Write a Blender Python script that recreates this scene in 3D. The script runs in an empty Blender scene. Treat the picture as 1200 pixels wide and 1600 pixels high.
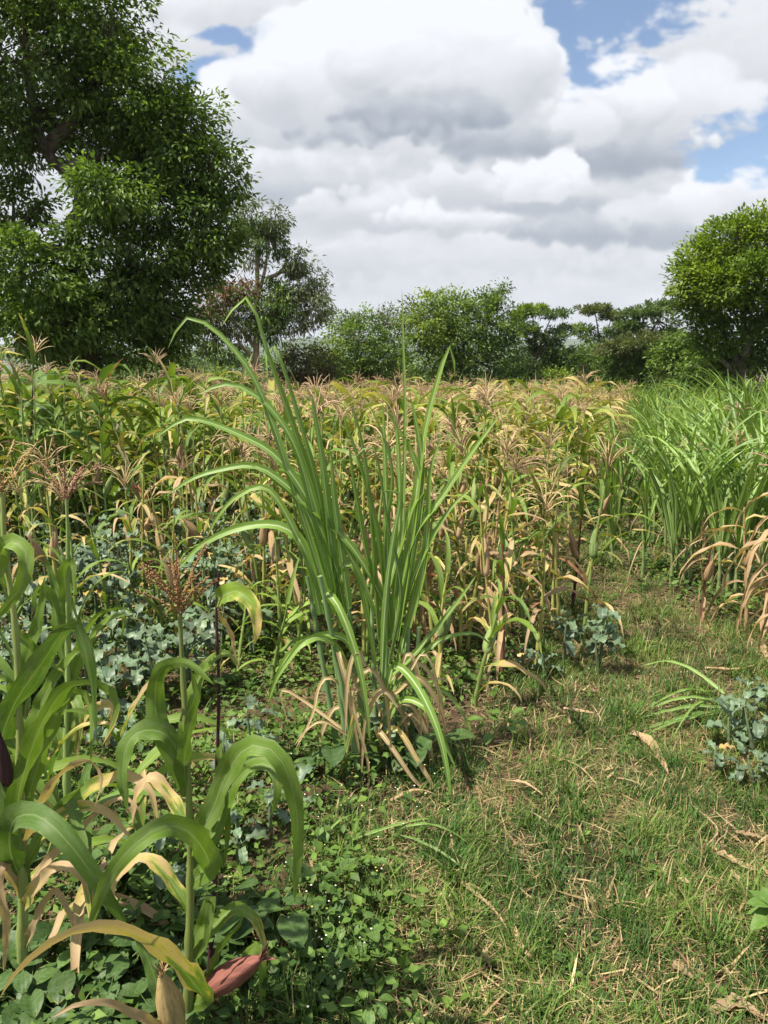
import bpy, math, random
import numpy as np
from mathutils import Vector, Matrix

random.seed(7)
rng = np.random.default_rng(11)
scene = bpy.context.scene
col = scene.collection
R = math.radians

# ------------------------------------------------------------------ camera
CAM_H = 1.70
TILT = R(11.8)
FPX = 1111.0                      # focal length in pixels of the 1200 x 1600 photograph
cam_data = bpy.data.cameras.new('camera')
cam_data.sensor_fit = 'VERTICAL'
cam_data.sensor_height = 36.0
cam_data.lens = 25.0
cam_data.clip_start = 0.05
cam_data.clip_end = 12000.0
cam = bpy.data.objects.new('camera', cam_data)
cam.location = (0, 0, CAM_H)
cam.rotation_euler = (R(90) - TILT, 0, 0)
col.objects.link(cam)
scene.camera = cam

# ------------------------------------------------------------------ light
SUN_EL, SUN_AZ = R(61), R(-112)    # azimuth from +Y (the view direction), negative = to the left
SUN_DIR = Vector((math.sin(SUN_AZ) * math.cos(SUN_EL), math.cos(SUN_AZ) * math.cos(SUN_EL), math.sin(SUN_EL)))
sun_data = bpy.data.lights.new('sun', 'SUN')
sun_data.energy = 5.0
sun_data.angle = R(0.8)
sun_data.color = (1.0, 0.93, 0.80)
sun = bpy.data.objects.new('sun', sun_data)
sun.rotation_euler = (-SUN_DIR).to_track_quat('-Z', 'Y').to_euler()
col.objects.link(sun)

scene.view_settings.view_transform = 'Standard'
scene.view_settings.look = 'None'
scene.view_settings.exposure = 0.85
scene.view_settings.gamma = 1.0
scene.view_settings.use_curve_mapping = False
scene.render.engine = 'CYCLES'
scene.cycles.max_bounces = 6
scene.cycles.diffuse_bounces = 3
scene.cycles.glossy_bounces = 2
scene.cycles.transmission_bounces = 4
scene.cycles.transparent_max_bounces = 4
scene.cycles.volume_bounces = 0
scene.cycles.use_denoising = True
scene.cycles.caustics_reflective = False
scene.cycles.caustics_refractive = False


# ------------------------------------------------------------------ node helpers
class NB:
    """tiny expression builder for node trees"""
    def __init__(self, nt):
        self.nt = nt

    def node(self, t, **kw):
        n = self.nt.nodes.new(t)
        for k, v in kw.items():
            setattr(n, k, v)
        return n

    def put(self, sock, v):
        if v is None:
            return
        if isinstance(v, bpy.types.NodeSocket):
            self.nt.links.new(v, sock)
        else:
            if hasattr(sock.default_value, '__len__') and not hasattr(v, '__len__'):
                v = (v, v, v)
            if hasattr(sock.default_value, '__len__') and len(sock.default_value) == 4 and len(v) == 3:
                v = (*v, 1.0)
            sock.default_value = v

    def m(self, op, a, b=None, c=None, clamp=False):
        n = self.node('ShaderNodeMath', operation=op, use_clamp=clamp)
        for i, v in enumerate((a, b, c)):
            if v is not None:
                self.put(n.inputs[i], v)
        return n.outputs[0]

    def v(self, op, a, b=None, scale=None):
        n = self.node('ShaderNodeVectorMath', operation=op)
        self.put(n.inputs[0], a)
        if b is not None:
            self.put(n.inputs[1], b)
        if scale is not None:
            self.put(n.inputs['Scale'], scale)
        return n.outputs['Value'] if op in ('DOT_PRODUCT', 'LENGTH') else n.outputs['Vector']

    def step(self, x, lo, hi):
        n = self.node('ShaderNodeMapRange', interpolation_type='SMOOTHSTEP')
        self.put(n.inputs['Value'], x)
        self.put(n.inputs['From Min'], lo)
        self.put(n.inputs['From Max'], hi)
        return n.outputs['Result']

    def mix(self, f, a, b, blend='MIX'):
        n = self.node('ShaderNodeMix', data_type='RGBA', blend_type=blend)
        self.put(n.inputs[0], f)
        self.put(n.inputs[6], a)
        self.put(n.inputs[7], b)
        return n.outputs[2]

    def noise(self, vec, scale, detail=3.0, rough=0.5, dim='3D', w=None, distortion=0.0):
        n = self.node('ShaderNodeTexNoise', noise_dimensions=dim)
        self.put(n.inputs['Vector'], vec)
        n.inputs['Scale'].default_value = scale
        n.inputs['Detail'].default_value = detail
        n.inputs['Roughness'].default_value = rough
        n.inputs['Distortion'].default_value = distortion
        if w is not None:
            self.put(n.inputs['W'], w)
        return n.outputs[0]

    def sep(self, vec):
        n = self.node('ShaderNodeSeparateXYZ')
        self.put(n.inputs[0], vec)
        return n.outputs

    def comb(self, x, y, z):
        n = self.node('ShaderNodeCombineXYZ')
        for i, q in enumerate((x, y, z)):
            self.put(n.inputs[i], q)
        return n.outputs[0]

    def ramp(self, f, stops):
        n = self.node('ShaderNodeValToRGB')
        cr = n.color_ramp
        while len(cr.elements) < len(stops):
            cr.elements.new(0.5)
        for e, (p, c) in zip(cr.elements, stops):
            e.position = p
            e.color = (*c, 1.0)
        self.put(n.inputs[0], f)
        return n.outputs[0]


def pix_dir(px, py):
    """world direction through a pixel of the photograph"""
    cx, cy = (px - 600) / FPX, (800 - py) / FPX
    ct, st = math.cos(TILT), math.sin(TILT)
    return Vector((cx, ct + cy * st, -st + cy * ct))


def at(px, py, Y):
    """the point at forward distance Y seen at that pixel"""
    d = pix_dir(px, py)
    return Vector((d.x * Y / d.y, Y, CAM_H + d.z * Y / d.y))


def gnd(px, py):
    """the ground point seen at that pixel"""
    d = pix_dir(px, py)
    k = -CAM_H / d.z
    return Vector((d.x * k, d.y * k, 0.0))


# ------------------------------------------------------------------ sky: Nishita blue with broken cumulus
world = bpy.data.worlds.new('World')
scene.world = world
world.use_nodes = True
wt = world.node_tree
wt.nodes.clear()
w = NB(wt)
out = w.node('ShaderNodeOutputWorld')
bg = w.node('ShaderNodeBackground')
sky = w.node('ShaderNodeTexSky', sky_type='NISHITA')
sky.sun_disc = False
sky.sun_elevation = SUN_EL
sky.sun_rotation = SUN_AZ
sky.air_density = 1.0
sky.dust_density = 0.6
sky.ozone_density = 2.0
tc = w.node('ShaderNodeTexCoord')
direction = w.v('NORMALIZE', tc.outputs['Generated'])
SKY_STRENGTH = 0.092
CLOUD_LEVEL = 0.575               # radiance of white cloud; exposed to near white

# ---- clouds worked out once as a sky map (colour + cover) in numpy; the blue between them stays the Sky Texture node
GX, GY = np.cos(np.arange(256) * 2 * np.pi / 256), np.sin(np.arange(256) * 2 * np.pi / 256)


def perlin2(x, y, seed):
    """gradient noise on arrays, about -0.7..0.7"""
    xi, yi = np.floor(x).astype(np.int64), np.floor(y).astype(np.int64)
    xf, yf = x - xi, y - yi

    def grad(ix, iy, dx, dy):
        h = (ix * 374761393 + iy * 668265263 + seed * 974634777) & 0x7fffffff
        h = (h ^ (h >> 13)) * 1274126177 & 0x7fffffff
        h = (h ^ (h >> 16)) & 255
        return GX[h] * dx + GY[h] * dy
    u, v = xf * xf * xf * (xf * (xf * 6 - 15) + 10), yf * yf * yf * (yf * (yf * 6 - 15) + 10)
    a = grad(xi, yi, xf, yf); b = grad(xi + 1, yi, xf - 1, yf)
    c = grad(xi, yi + 1, xf, yf - 1); d = grad(xi + 1, yi + 1, xf - 1, yf - 1)
    return (a + u * (b - a)) * (1 - v) + (c + u * (d - c)) * v


def fbm2(x, y, octaves, seed, rough=0.5):
    s, amp, tot = 0.0, 1.0, 0.0
    for o in range(octaves):
        s = s + amp * perlin2(x * 2.03 ** o + 17.3 * o, y * 2.03 ** o - 9.1 * o, seed + o)
        tot += amp
        amp *= rough
    return s / tot * 1.6


def sstep(x, lo, hi):
    t = np.clip((x - lo) / (hi - lo), 0, 1)
    return t * t * (3 - 2 * t)


# cumulus heaps in the part of the sky the field faces, far ones first:
# px, py, rx, ry, brightness of crest, brightness of base, number of puffs, softness
HEAPS = [
    (330, 330, 260, 60, 0.90, 0.78, 60, 1.0), (560, 400, 260, 34, 0.88, 0.79, 60, 1.0), (900, 412, 300, 30, 0.86, 0.77, 60, 1.0),
    (1100, 420, 220, 30, 0.88, 0.80, 50, 1.0), (700, 445, 400, 18, 0.87, 0.81, 60, 1.0),
    (440, 285, 170, 52, 0.90, 0.68, 80, 0.8), (600, 330, 150, 40, 0.92, 0.77, 70, 0.7), (1010, 355, 170, 42, 0.88, 0.64, 90, 0.8),
    (890, 358, 130, 30, 0.74, 0.63, 80, 1.2), (690, 345, 110, 30, 0.97, 0.76, 60, 0.6), (530, 388, 60, 12, 0.93, 0.82, 24, 1.0),
    (1160, 315, 110, 52, 0.98, 0.85, 90, 0.5), (1230, 300, 90, 60, 0.98, 0.84, 60, 0.5),
    (740, 292, 80, 44, 0.92, 0.78, 60, 0.6), (700, 245, 90, 34, 0.86, 0.78, 30, 0.8),
    (250, 60, 220, 90, 0.92, 0.82, 110, 0.9), (80, 160, 160, 120, 0.88, 0.80, 80, 0.9), (330, 25, 110, 40, 0.85, 0.80, 40, 1.0),
    (1140, 60, 200, 130, 0.91, 0.82, 150, 0.6), (1060, 190, 160, 80, 0.92, 0.76, 120, 0.6), (960, 240, 120, 46, 0.74, 0.60, 80, 1.2),
    (935, 165, 100, 60, 0.98, 0.80, 110, 0.32),
    'gaps',
    (850, 305, 95, 40, 0.90, 0.70, 70, 0.7), (842, 272, 66, 54, 1.0, 0.88, 90, 0.28), (900, 200, 60, 40, 0.93, 0.82, 40, 0.7),
    (400, 122, 36, 16, 0.90, 0.84, 12, 1.2), (350, 150, 60, 26, 0.92, 0.84, 24, 0.8),
    (815, 130, 58, 115, 0.99, 0.86, 130, 0.28), (770, 215, 110, 46, 0.80, 0.62, 70, 0.9),
    (440, 165, 120, 68, 0.97, 0.80, 150, 0.32), (560, 120, 160, 96, 1.0, 0.80, 210, 0.3),
    (690, 95, 150, 120, 0.97, 0.80, 220, 0.3), (665, 182, 150, 38, 0.72, 0.55, 76, 1.2), (590, 212, 150, 26, 0.70, 0.60, 56, 1.3),
    (500, 262, 130, 26, 0.86, 0.80, 40, 1.0),
    (945, 72, 50, 15, 0.90, 0.86, 20, 1.3), (830, 14, 22, 9, 0.88, 0.84, 8, 1.2), (1105, 215, 24, 20, 0.95, 0.86, 14, 0.8),
]
# openings through to the blue: px, py, rx, ry
GAPS = [(905, 45, 105, 80), (995, 5, 110, 60), (890, 100, 60, 50), (1160, 232, 95, 48), (1225, 212, 80, 56), (1120, 268, 40, 28),
        (405, 84, 56, 26), (322, 112, 50, 30), (445, 52, 56, 24), (350, 60, 44, 18), (795, 8, 26, 24), (1010, 60, 30, 26)]


def cloud_layers(u, v):
    """brightness and cover of the clouds at photo-plane positions u, v"""
    prng = np.random.default_rng(5)
    wx = fbm2(u / 75, v / 60, 6, 3, 0.60) * 19
    wy = fbm2(u / 75, v / 60, 6, 33, 0.60) * 16
    uu, vv = u + wx, v + wy
    sheet = fbm2(u / 300, v / 80 , 6, 70, 0.55)
    lum = 0.835 + 0.10 * sheet + 0.07 * fbm2(u / 120, v / 26, 4, 90)
    cov = np.ones_like(u)
    for heap in HEAPS:
        if heap == 'gaps':
            gap = np.zeros_like(u)
            rag = 1.0 * fbm2(u / 70, v / 34, 6, 55, 0.6)
            for gx, gy, rx, ry in GAPS:
                r = np.sqrt(((uu - gx) / rx) ** 2 + ((vv - gy) / ry) ** 2)
                gap = np.maximum(gap, sstep(1.18 - r + rag, 0.0, 0.62))
            cov = cov * (1 - gap * 0.96)
            continue
        hx, hy, rx, ry, top, base, n, soft = heap
        ang = prng.uniform(0, 2 * np.pi, n)
        rad = np.sqrt(prng.uniform(0, 1, n))
        pxs = hx + rx * rad * np.cos(ang)
        t = rad * np.sin(ang)                                # up positive
        t = np.where(t < 0, t * 0.62, t)
        pys = hy - ry * t
        size = prng.uniform(0.22, 0.55, n) * min(rx, ry * 1.5) * (1.05 - 0.5 * rad)
        order = np.argsort(-t + prng.uniform(-0.5, 0.5, n))
        for i in order:
            s = size[i] * 1.2
            sx = s * 1.15
            x0, x1, y0, y1 = pxs[i] - sx * 1.1 - 26, pxs[i] + sx * 1.1 + 26, pys[i] - s * 1.1 - 22, pys[i] + s * 1.1 + 22
            if u.ndim == 2:                                 # window on the regular grid
                c0, c1 = np.searchsorted(u[0], (x0, x1)); r0, r1 = np.searchsorted(v[:, 0], (y0, y1))
                if c0 >= c1 or r0 >= r1:
                    continue
                sl = (slice(r0, r1), slice(c0, c1))
            dx, dy = (uu[sl] - pxs[i]) / sx, (vv[sl] - pys[i]) / s
            r2 = dx * dx + dy * dy
            a = sstep(1.0 - np.sqrt(r2), 0.0, 0.13 + 0.6 * soft)
            a *= 0.94 - 0.45 * min(soft, 1)
            nz = -dy                                         # faces the light above
            tone = base + (top - base) * sstep(np.float64(t[i]) + 0.42 * nz, -0.55, 0.62)
            tone = tone + (0.05 * nz - 0.02 * dx) * (1.15 - 0.85 * min(soft, 1))
            lum[sl] += (tone - lum[sl]) * a
            cov[sl] = cov[sl] + (1 - cov[sl]) * a
    lum += 0.018 * fbm2(uu / 22, vv / 18, 4, 120, 0.6) + 0.012 * fbm2(uu / 60, vv / 40, 3, 130)
    far = sstep(v, 330, 560)
    lum = lum * (1 - 0.55 * far) + 0.845 * 0.55 * far
    return lum, cov


SKW, SKH = 4096, 1024                       # whole turn x horizon to zenith


def build_cloud_map():
    def plane(az, el):
        X, Y, Z = np.sin(az) * np.cos(el), np.cos(az) * np.cos(el), np.sin(el)
        f = Y * math.cos(TILT) - Z * math.sin(TILT)
        return 600 + FPX * X / f, 800 - FPX * (Y * math.sin(TILT) + Z * math.cos(TILT)) / f
    # the sky ahead, worked out on the photo plane and resampled to azimuth / elevation
    gu, gv = np.arange(-160, 1361, 2.3), np.arange(-260, 585, 2.3)
    u, v = np.meshgrid(gu, gv)
    lum, cov = cloud_layers(u, v)
    # the rest of the sky: the same broken sheet
    az_c = (np.arange(1024) + 0.5) / 1024 * 2 * np.pi - np.pi
    el_c = (np.arange(256) + 0.5) / 256 * np.pi / 2
    A, E = np.meshgrid(az_c, el_c)
    k = np.cos(E) / (np.sin(E) + 0.25)
    X, Y = np.sin(A) * k * 1.6, np.cos(A) * k * 1.6
    f1 = fbm2(X + 4.2, Y - 1.7, 6, 210, 0.55)
    f2 = fbm2(X + 4.2 + 0.1 * np.sin(A), Y - 1.7 + 0.1 * np.cos(A), 6, 210, 0.55)
    gl = np.clip(0.84 + 0.55 * (f1 - f2) + 0.10 * fbm2(X * 3, Y * 3, 4, 250), 0.6, 1.0)
    gc = sstep(f1 + 0.28, 0.0, 0.35)
    full_l = np.repeat(np.repeat(gl, 4, 0), 4, 1)
    full_c = np.repeat(np.repeat(gc, 4, 0), 4, 1)
    cols = np.arange(int(SKW * (0.5 - 46 / 360)), int(SKW * (0.5 + 46 / 360)))
    rows = np.arange(0, int(SKH * 42 / 90))
    az = (cols + 0.5) / SKW * 2 * np.pi - np.pi
    el = (rows + 0.5) / SKH * np.pi / 2
    A, E = np.meshgrid(az, el)
    pu, pv = plane(A, E)
    iu = np.clip((pu - gu[0]) / 2.3, 0, len(gu) - 1.001)
    iv = np.clip((pv - gv[0]) / 2.3, 0, len(gv) - 1.001)
    i0, j0 = iu.astype(int), iv.astype(int)
    fu, fv = iu - i0, iv - j0

    def bil(a):
        return (a[j0, i0] * (1 - fu) + a[j0, i0 + 1] * fu) * (1 - fv) + (a[j0 + 1, i0] * (1 - fu) + a[j0 + 1, i0 + 1] * fu) * fv
    wgt = (1 - sstep(np.abs(A), R(29), R(34))) * (1 - sstep(E, R(28), R(34)))
    sl = (slice(rows[0], rows[-1] + 1), slice(cols[0], cols[-1] + 1))
    full_l[sl] += (bil(lum) - full_l[sl]) * wgt
    full_c[sl] += (bil(cov) - full_c[sl]) * wgt
    full_l = np.clip(full_l * 0.88 + 0.143, 0.3, 0.985)
    grey = 1 - sstep(full_l, 0.50, 0.93)
    px = np.empty((SKH, SKW, 4), np.float32)
    for c, (wt_, gt_) in enumerate(((0.980, 0.925), (0.991, 0.998), (1.015, 1.105))):
        px[..., c] = np.clip(full_l * (wt_ + (gt_ - wt_) * grey), 0, 1.05) ** 2.2
    px[..., 3] = full_c
    im = bpy.data.images.new('cloud_map', SKW, SKH, alpha=True, float_buffer=True, is_data=True)
    im.alpha_mode = 'CHANNEL_PACKED'
    im.pixels.foreach_set(px.ravel())
    im.update()
    return im


dx, dy, dz = w.sep(direction)
az_n = w.m('ARCTAN2', dx, dy)
el_n = w.m('ARCSINE', dz)
uv_n = w.comb(w.m('MULTIPLY_ADD', az_n, 1 / (2 * math.pi), 0.5), w.m('MULTIPLY', el_n, 2 / math.pi), 0.0)
itex = w.node('ShaderNodeTexImage', extension='EXTEND', interpolation='Cubic')
itex.image = build_cloud_map()
w.put(itex.inputs[0], uv_n)
blue = w.v('SCALE', sky.outputs[0], scale=SKY_STRENGTH)
final = w.mix(itex.outputs['Alpha'], blue, w.v('SCALE', itex.outputs['Color'], scale=CLOUD_LEVEL))
w.put(bg.inputs['Color'], final)
bg.inputs['Strength'].default_value = 1.0
world.cycles.sampling_method = 'MANUAL'
world.cycles.sample_map_resolution = 512
wt.links.new(bg.outputs[0], out.inputs[0])

# ------------------------------------------------------------------ mesh helpers
def mesh_np(name, V, quads=None, tris=None, uv=None, tint=None, mat=None, smooth=True):
    """one mesh from numpy arrays"""
    me = bpy.data.meshes.new(name)
    V = np.asarray(V, np.float32).reshape(-1, 3)
    idx, starts, pos = [], [], 0
    for f, n in ((quads, 4), (tris, 3)):
        if f is not None and len(f):
            f = np.asarray(f, np.int32).reshape(-1, n)
            idx.append(f.ravel())
            starts.append(np.arange(len(f), dtype=np.int32) * n + pos)
            pos += f.size
    idx, starts = np.concatenate(idx), np.concatenate(starts)
    me.vertices.add(len(V))
    me.vertices.foreach_set('co', V.ravel())
    me.loops.add(len(idx))
    me.loops.foreach_set('vertex_index', idx)
    me.polygons.add(len(starts))
    me.polygons.foreach_set('loop_start', starts)
    me.update(calc_edges=True)
    if uv is not None:
        ul = me.uv_layers.new(name='UVMap')
        ul.data.foreach_set('uv', np.asarray(uv, np.float32).reshape(-1, 2)[idx].ravel())
    if tint is not None:
        at_ = me.attributes.new('tint', 'FLOAT_COLOR', 'POINT')
        t4 = np.ones((len(V), 4), np.float32)
        t4[:, :3] = np.asarray(tint, np.float32).reshape(-1, 3)
        at_.data.foreach_set('color', t4.ravel())
    if smooth:
        me.polygons.foreach_set('use_smooth', np.ones(len(starts), bool))
    if mat is not None:
        me.materials.append(mat)
    return me


class MB:
    """collects grids and tubes into one mesh"""
    def __init__(self):
        self.V, self.Q, self.T, self.U, self.C, self.n = [], [], [], [], [], 0

    def add(self, V, Q=None, T=None, U=None, C=None):
        V = np.asarray(V, float).reshape(-1, 3)
        if Q is not None and len(Q):
            self.Q.append(np.asarray(Q).reshape(-1, 4) + self.n)
        if T is not None and len(T):
            self.T.append(np.asarray(T).reshape(-1, 3) + self.n)
        self.V.append(V)
        self.U.append(np.zeros((len(V), 2)) if U is None else np.asarray(U).reshape(-1, 2))
        self.C.append(np.ones((len(V), 3)) if C is None else np.broadcast_to(np.asarray(C, float), (len(V), 3)))
        self.n += len(V)

    def grid(self, G, U=None, C=None, close=False):
        n, m = G.shape[:2]
        i, j = np.meshgrid(np.arange(n - 1), np.arange(m if close else m - 1), indexing='ij')
        j2 = (j + 1) % m
        q = np.stack([i * m + j, i * m + j2, (i + 1) * m + j2, (i + 1) * m + j], -1).reshape(-1, 4)
        if U is None:
            a, b = np.meshgrid(np.linspace(0, 1, n), np.linspace(0, 1, m), indexing='ij')
            U = np.stack([b, a], -1)
        self.add(G, q, None, U, C)

    def tube(self, pts, rad, sides=7, C=None, cap=True):
        P = np.asarray(pts, float)
        n = len(P)
        T = np.gradient(P, axis=0)
        T /= np.linalg.norm(T, axis=1)[:, None] + 1e-9
        ref = np.array([0.31, 0.95, 0.05]) if abs(T[:, 2]).mean() > 0.5 else np.array([0.1, 0.2, 0.97])
        A = np.cross(T, ref)
        A /= np.linalg.norm(A, axis=1)[:, None] + 1e-9
        B = np.cross(T, A)
        rad = np.broadcast_to(np.asarray(rad, float), (n,))
        th = np.arange(sides) / sides * 2 * np.pi
        G = P[:, None] + rad[:, None, None] * (np.cos(th)[None, :, None] * A[:, None] + np.sin(th)[None, :, None] * B[:, None])
        self.grid(G, None, C, close=True)
        if cap:
            self.add(np.vstack([G[-1], P[-1:]]), None, [[k, (k + 1) % sides, sides] for k in range(sides)], None, C)

    def mesh(self, name, mat, smooth=True, tint=True):
        return mesh_np(name, np.vstack(self.V), np.vstack(self.Q) if self.Q else None, np.vstack(self.T) if self.T else None,
                       np.vstack(self.U), np.vstack(self.C) if tint else None, mat, smooth)


def spline(pts, n):
    """Catmull-Rom through the points, n samples evenly spaced along it"""
    P = np.array([list(p) for p in pts], float)
    if len(P) == 2:
        P = np.vstack([P[0], P.mean(0), P[1]])
    Q = np.vstack([2 * P[0] - P[1], P, 2 * P[-1] - P[-2]])
    out_ = []
    for i in range(len(P) - 1):
        t = np.linspace(0, 1, 14, endpoint=False)[:, None]
        a, b, c, d = Q[i], Q[i + 1], Q[i + 2], Q[i + 3]
        out_.append(0.5 * (2 * b + (c - a) * t + (2 * a - 5 * b + 4 * c - d) * t ** 2 + (3 * b - a - 3 * c + d) * t ** 3))
    out_ = np.vstack(out_ + [P[-1:]])
    s = np.concatenate([[0], np.cumsum(np.linalg.norm(np.diff(out_, axis=0), axis=1))])
    q = np.linspace(0, s[-1], n)
    return np.stack([np.interp(q, s, out_[:, k]) for k in range(3)], -1)


def blade(P, W, C=3, fold=0.3, roll=0.0, roll2=None, ripple=0.0, rip_n=4.0, seed=0, side=None, view=None, face=0.6):
    """leaf surface along the midrib P with width W: cross-section folded to a V, wavy edges, twist"""
    P = np.asarray(P, float)
    n = len(P)
    r = np.random.default_rng(seed)
    T = np.gradient(P, axis=0)
    T /= np.linalg.norm(T, axis=1)[:, None] + 1e-9
    D = P[-1] - P[0]
    D[2] = 0
    if side is None:
        side = np.cross([0, 0, 1], D) if np.linalg.norm(D) > 1e-4 else np.array([0, 1.0, 0])
    S = np.broadcast_to(np.asarray(side, float), (n, 3)).copy()
    S -= (S * T).sum(1)[:, None] * T
    S /= np.linalg.norm(S, axis=1)[:, None] + 1e-9
    if view is not None:                     # turned part-way towards a direction, as leaves hang
        F = np.cross(T, np.asarray(view, float))
        F /= np.linalg.norm(F, axis=1)[:, None] + 1e-9
        F *= 1.0 if (F * S).sum() >= 0 else -1.0
        S = S * (1 - face) + F * face
        S /= np.linalg.norm(S, axis=1)[:, None] + 1e-9
    Nn = np.cross(T, S)
    a = np.linspace(roll, roll if roll2 is None else roll2, n)[:, None]
    S, Nn = S * np.cos(a) + Nn * np.sin(a), Nn * np.cos(a) - S * np.sin(a)
    t = np.linspace(-1, 1, C)
    s = np.linspace(0, 1, n)
    ph = r.uniform(0, 6.28, 2)
    W = np.asarray(W, float)[:, None, None]
    wave = np.stack([np.sin(s * rip_n * 6.28 + ph[0] + 0.7 * np.sin(s * 9 + ph[1])), np.sin(s * rip_n * 6.1 + ph[1] + 0.8 * np.sin(s * 7 + ph[0]))], -1)
    tt = np.repeat(t[None, :, None], n, 0)
    if C >= 5:
        rag = np.abs(r.normal(0, 0.07, (n, 2)))
        tt[:, 0, 0] *= 1 - rag[:, 0]
        tt[:, -1, 0] *= 1 - rag[:, 1]
    wv = np.where(t[None, :] < 0, wave[:, :1], wave[:, 1:])[:, :, None]
    fo = np.broadcast_to(np.asarray(fold, float), (n,))[:, None, None]
    G = P[:, None] + S[:, None] * (tt * W / 2 * np.cos(fo)) + Nn[:, None] * (np.abs(tt) * W / 2 * np.sin(fo) + ripple * W * np.abs(tt) ** 1.5 * wv)
    uvs = np.stack(np.broadcast_arrays(np.linspace(0, 1, C)[None], s[:, None]), -1)
    return G, uvs


def arc_pts(a0, a1, power, n, length=1.0, bend=0.0, rnd=None, wob=0.0):
    """a midrib that leaves the stalk at angle a0 from vertical and ends at a1"""
    s = np.linspace(0, 1, n)
    a = np.radians(a0 + (a1 - a0) * s ** power)
    if rnd is not None and wob:
        a = a + np.cumsum(rnd.normal(0, wob, n)) * 0.3
    az = bend * s ** 1.5
    d = np.stack([np.sin(a) * np.cos(az), np.sin(a) * np.sin(az), np.cos(a)], -1)
    P = np.concatenate([[[0, 0, 0]], np.cumsum((d[1:] + d[:-1]) / 2, axis=0)]) / (n - 1) * length
    return P


def maize_w(s):
    return (0.45 + 0.55 * np.clip(s / 0.3, 0, 1) ** 0.7) * np.clip(1 - s, 0, 1) ** 0.55 * (1.0 - 0.15 * s)


def cane_w(s):
    return (0.6 + 0.4 * np.clip(s / 0.35, 0, 1)) * np.clip(1 - s, 0, 1) ** 0.5


# ------------------------------------------------------------------ object helpers
def tag(o, label=None, cat=None, group=None, kind=None):
    for k_, v_ in (('label', label), ('category', cat), ('group', group), ('kind', kind)):
        if v_:
            o[k_] = v_
    return o


def ob(name, me, parent=None, loc=None, rot=None, scale=None, color=None, mw=None):
    o = bpy.data.objects.new(name, me)
    col.objects.link(o)
    if parent is not None:
        o.parent = parent
    if mw is not None:
        o.matrix_basis = mw
    if loc is not None:
        o.location = loc
    if rot is not None:
        o.rotation_euler = rot
    if scale is not None:
        o.scale = scale if hasattr(scale, '__len__') else (scale,) * 3
    if color is not None:
        o.color = (*color, 1.0)
    return o


def empty(name, loc, rz=0.0):
    o = ob(name, None, None, loc, (0, 0, rz))
    o.empty_display_size = 0.1
    return o


# ------------------------------------------------------------------ materials
def new_mat(name):
    m_ = bpy.data.materials.new(name)
    m_.use_nodes = True
    m_.node_tree.nodes.clear()
    return m_, NB(m_.node_tree)


def finish_leaf(b, base, rough, transl, trans_col=None, bump=None, spec=0.35):
    o_ = b.node('ShaderNodeOutputMaterial')
    p = b.node('ShaderNodeBsdfPrincipled')
    b.put(p.inputs['Base Color'], base)
    b.put(p.inputs['Roughness'], rough)
    p.inputs['Specular IOR Level'].default_value = spec
    if bump is not None:
        bn = b.node('ShaderNodeBump')
        bn.inputs['Strength'].default_value = bump[1]
        bn.inputs['Distance'].default_value = bump[2]
        b.put(bn.inputs['Height'], bump[0])
        b.put(p.inputs['Normal'], bn.outputs[0])
    if transl > 0:
        t = b.node('ShaderNodeBsdfTranslucent')
        b.put(t.inputs['Color'], base if trans_col is None else trans_col)
        mx = b.node('ShaderNodeMixShader')
        mx.inputs[0].default_value = transl
        b.nt.links.new(p.outputs[0], mx.inputs[1])
        b.nt.links.new(t.outputs[0], mx.inputs[2])
        b.nt.links.new(mx.outputs[0], o_.inputs[0])
    else:
        b.nt.links.new(p.outputs[0], o_.inputs[0])


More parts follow.
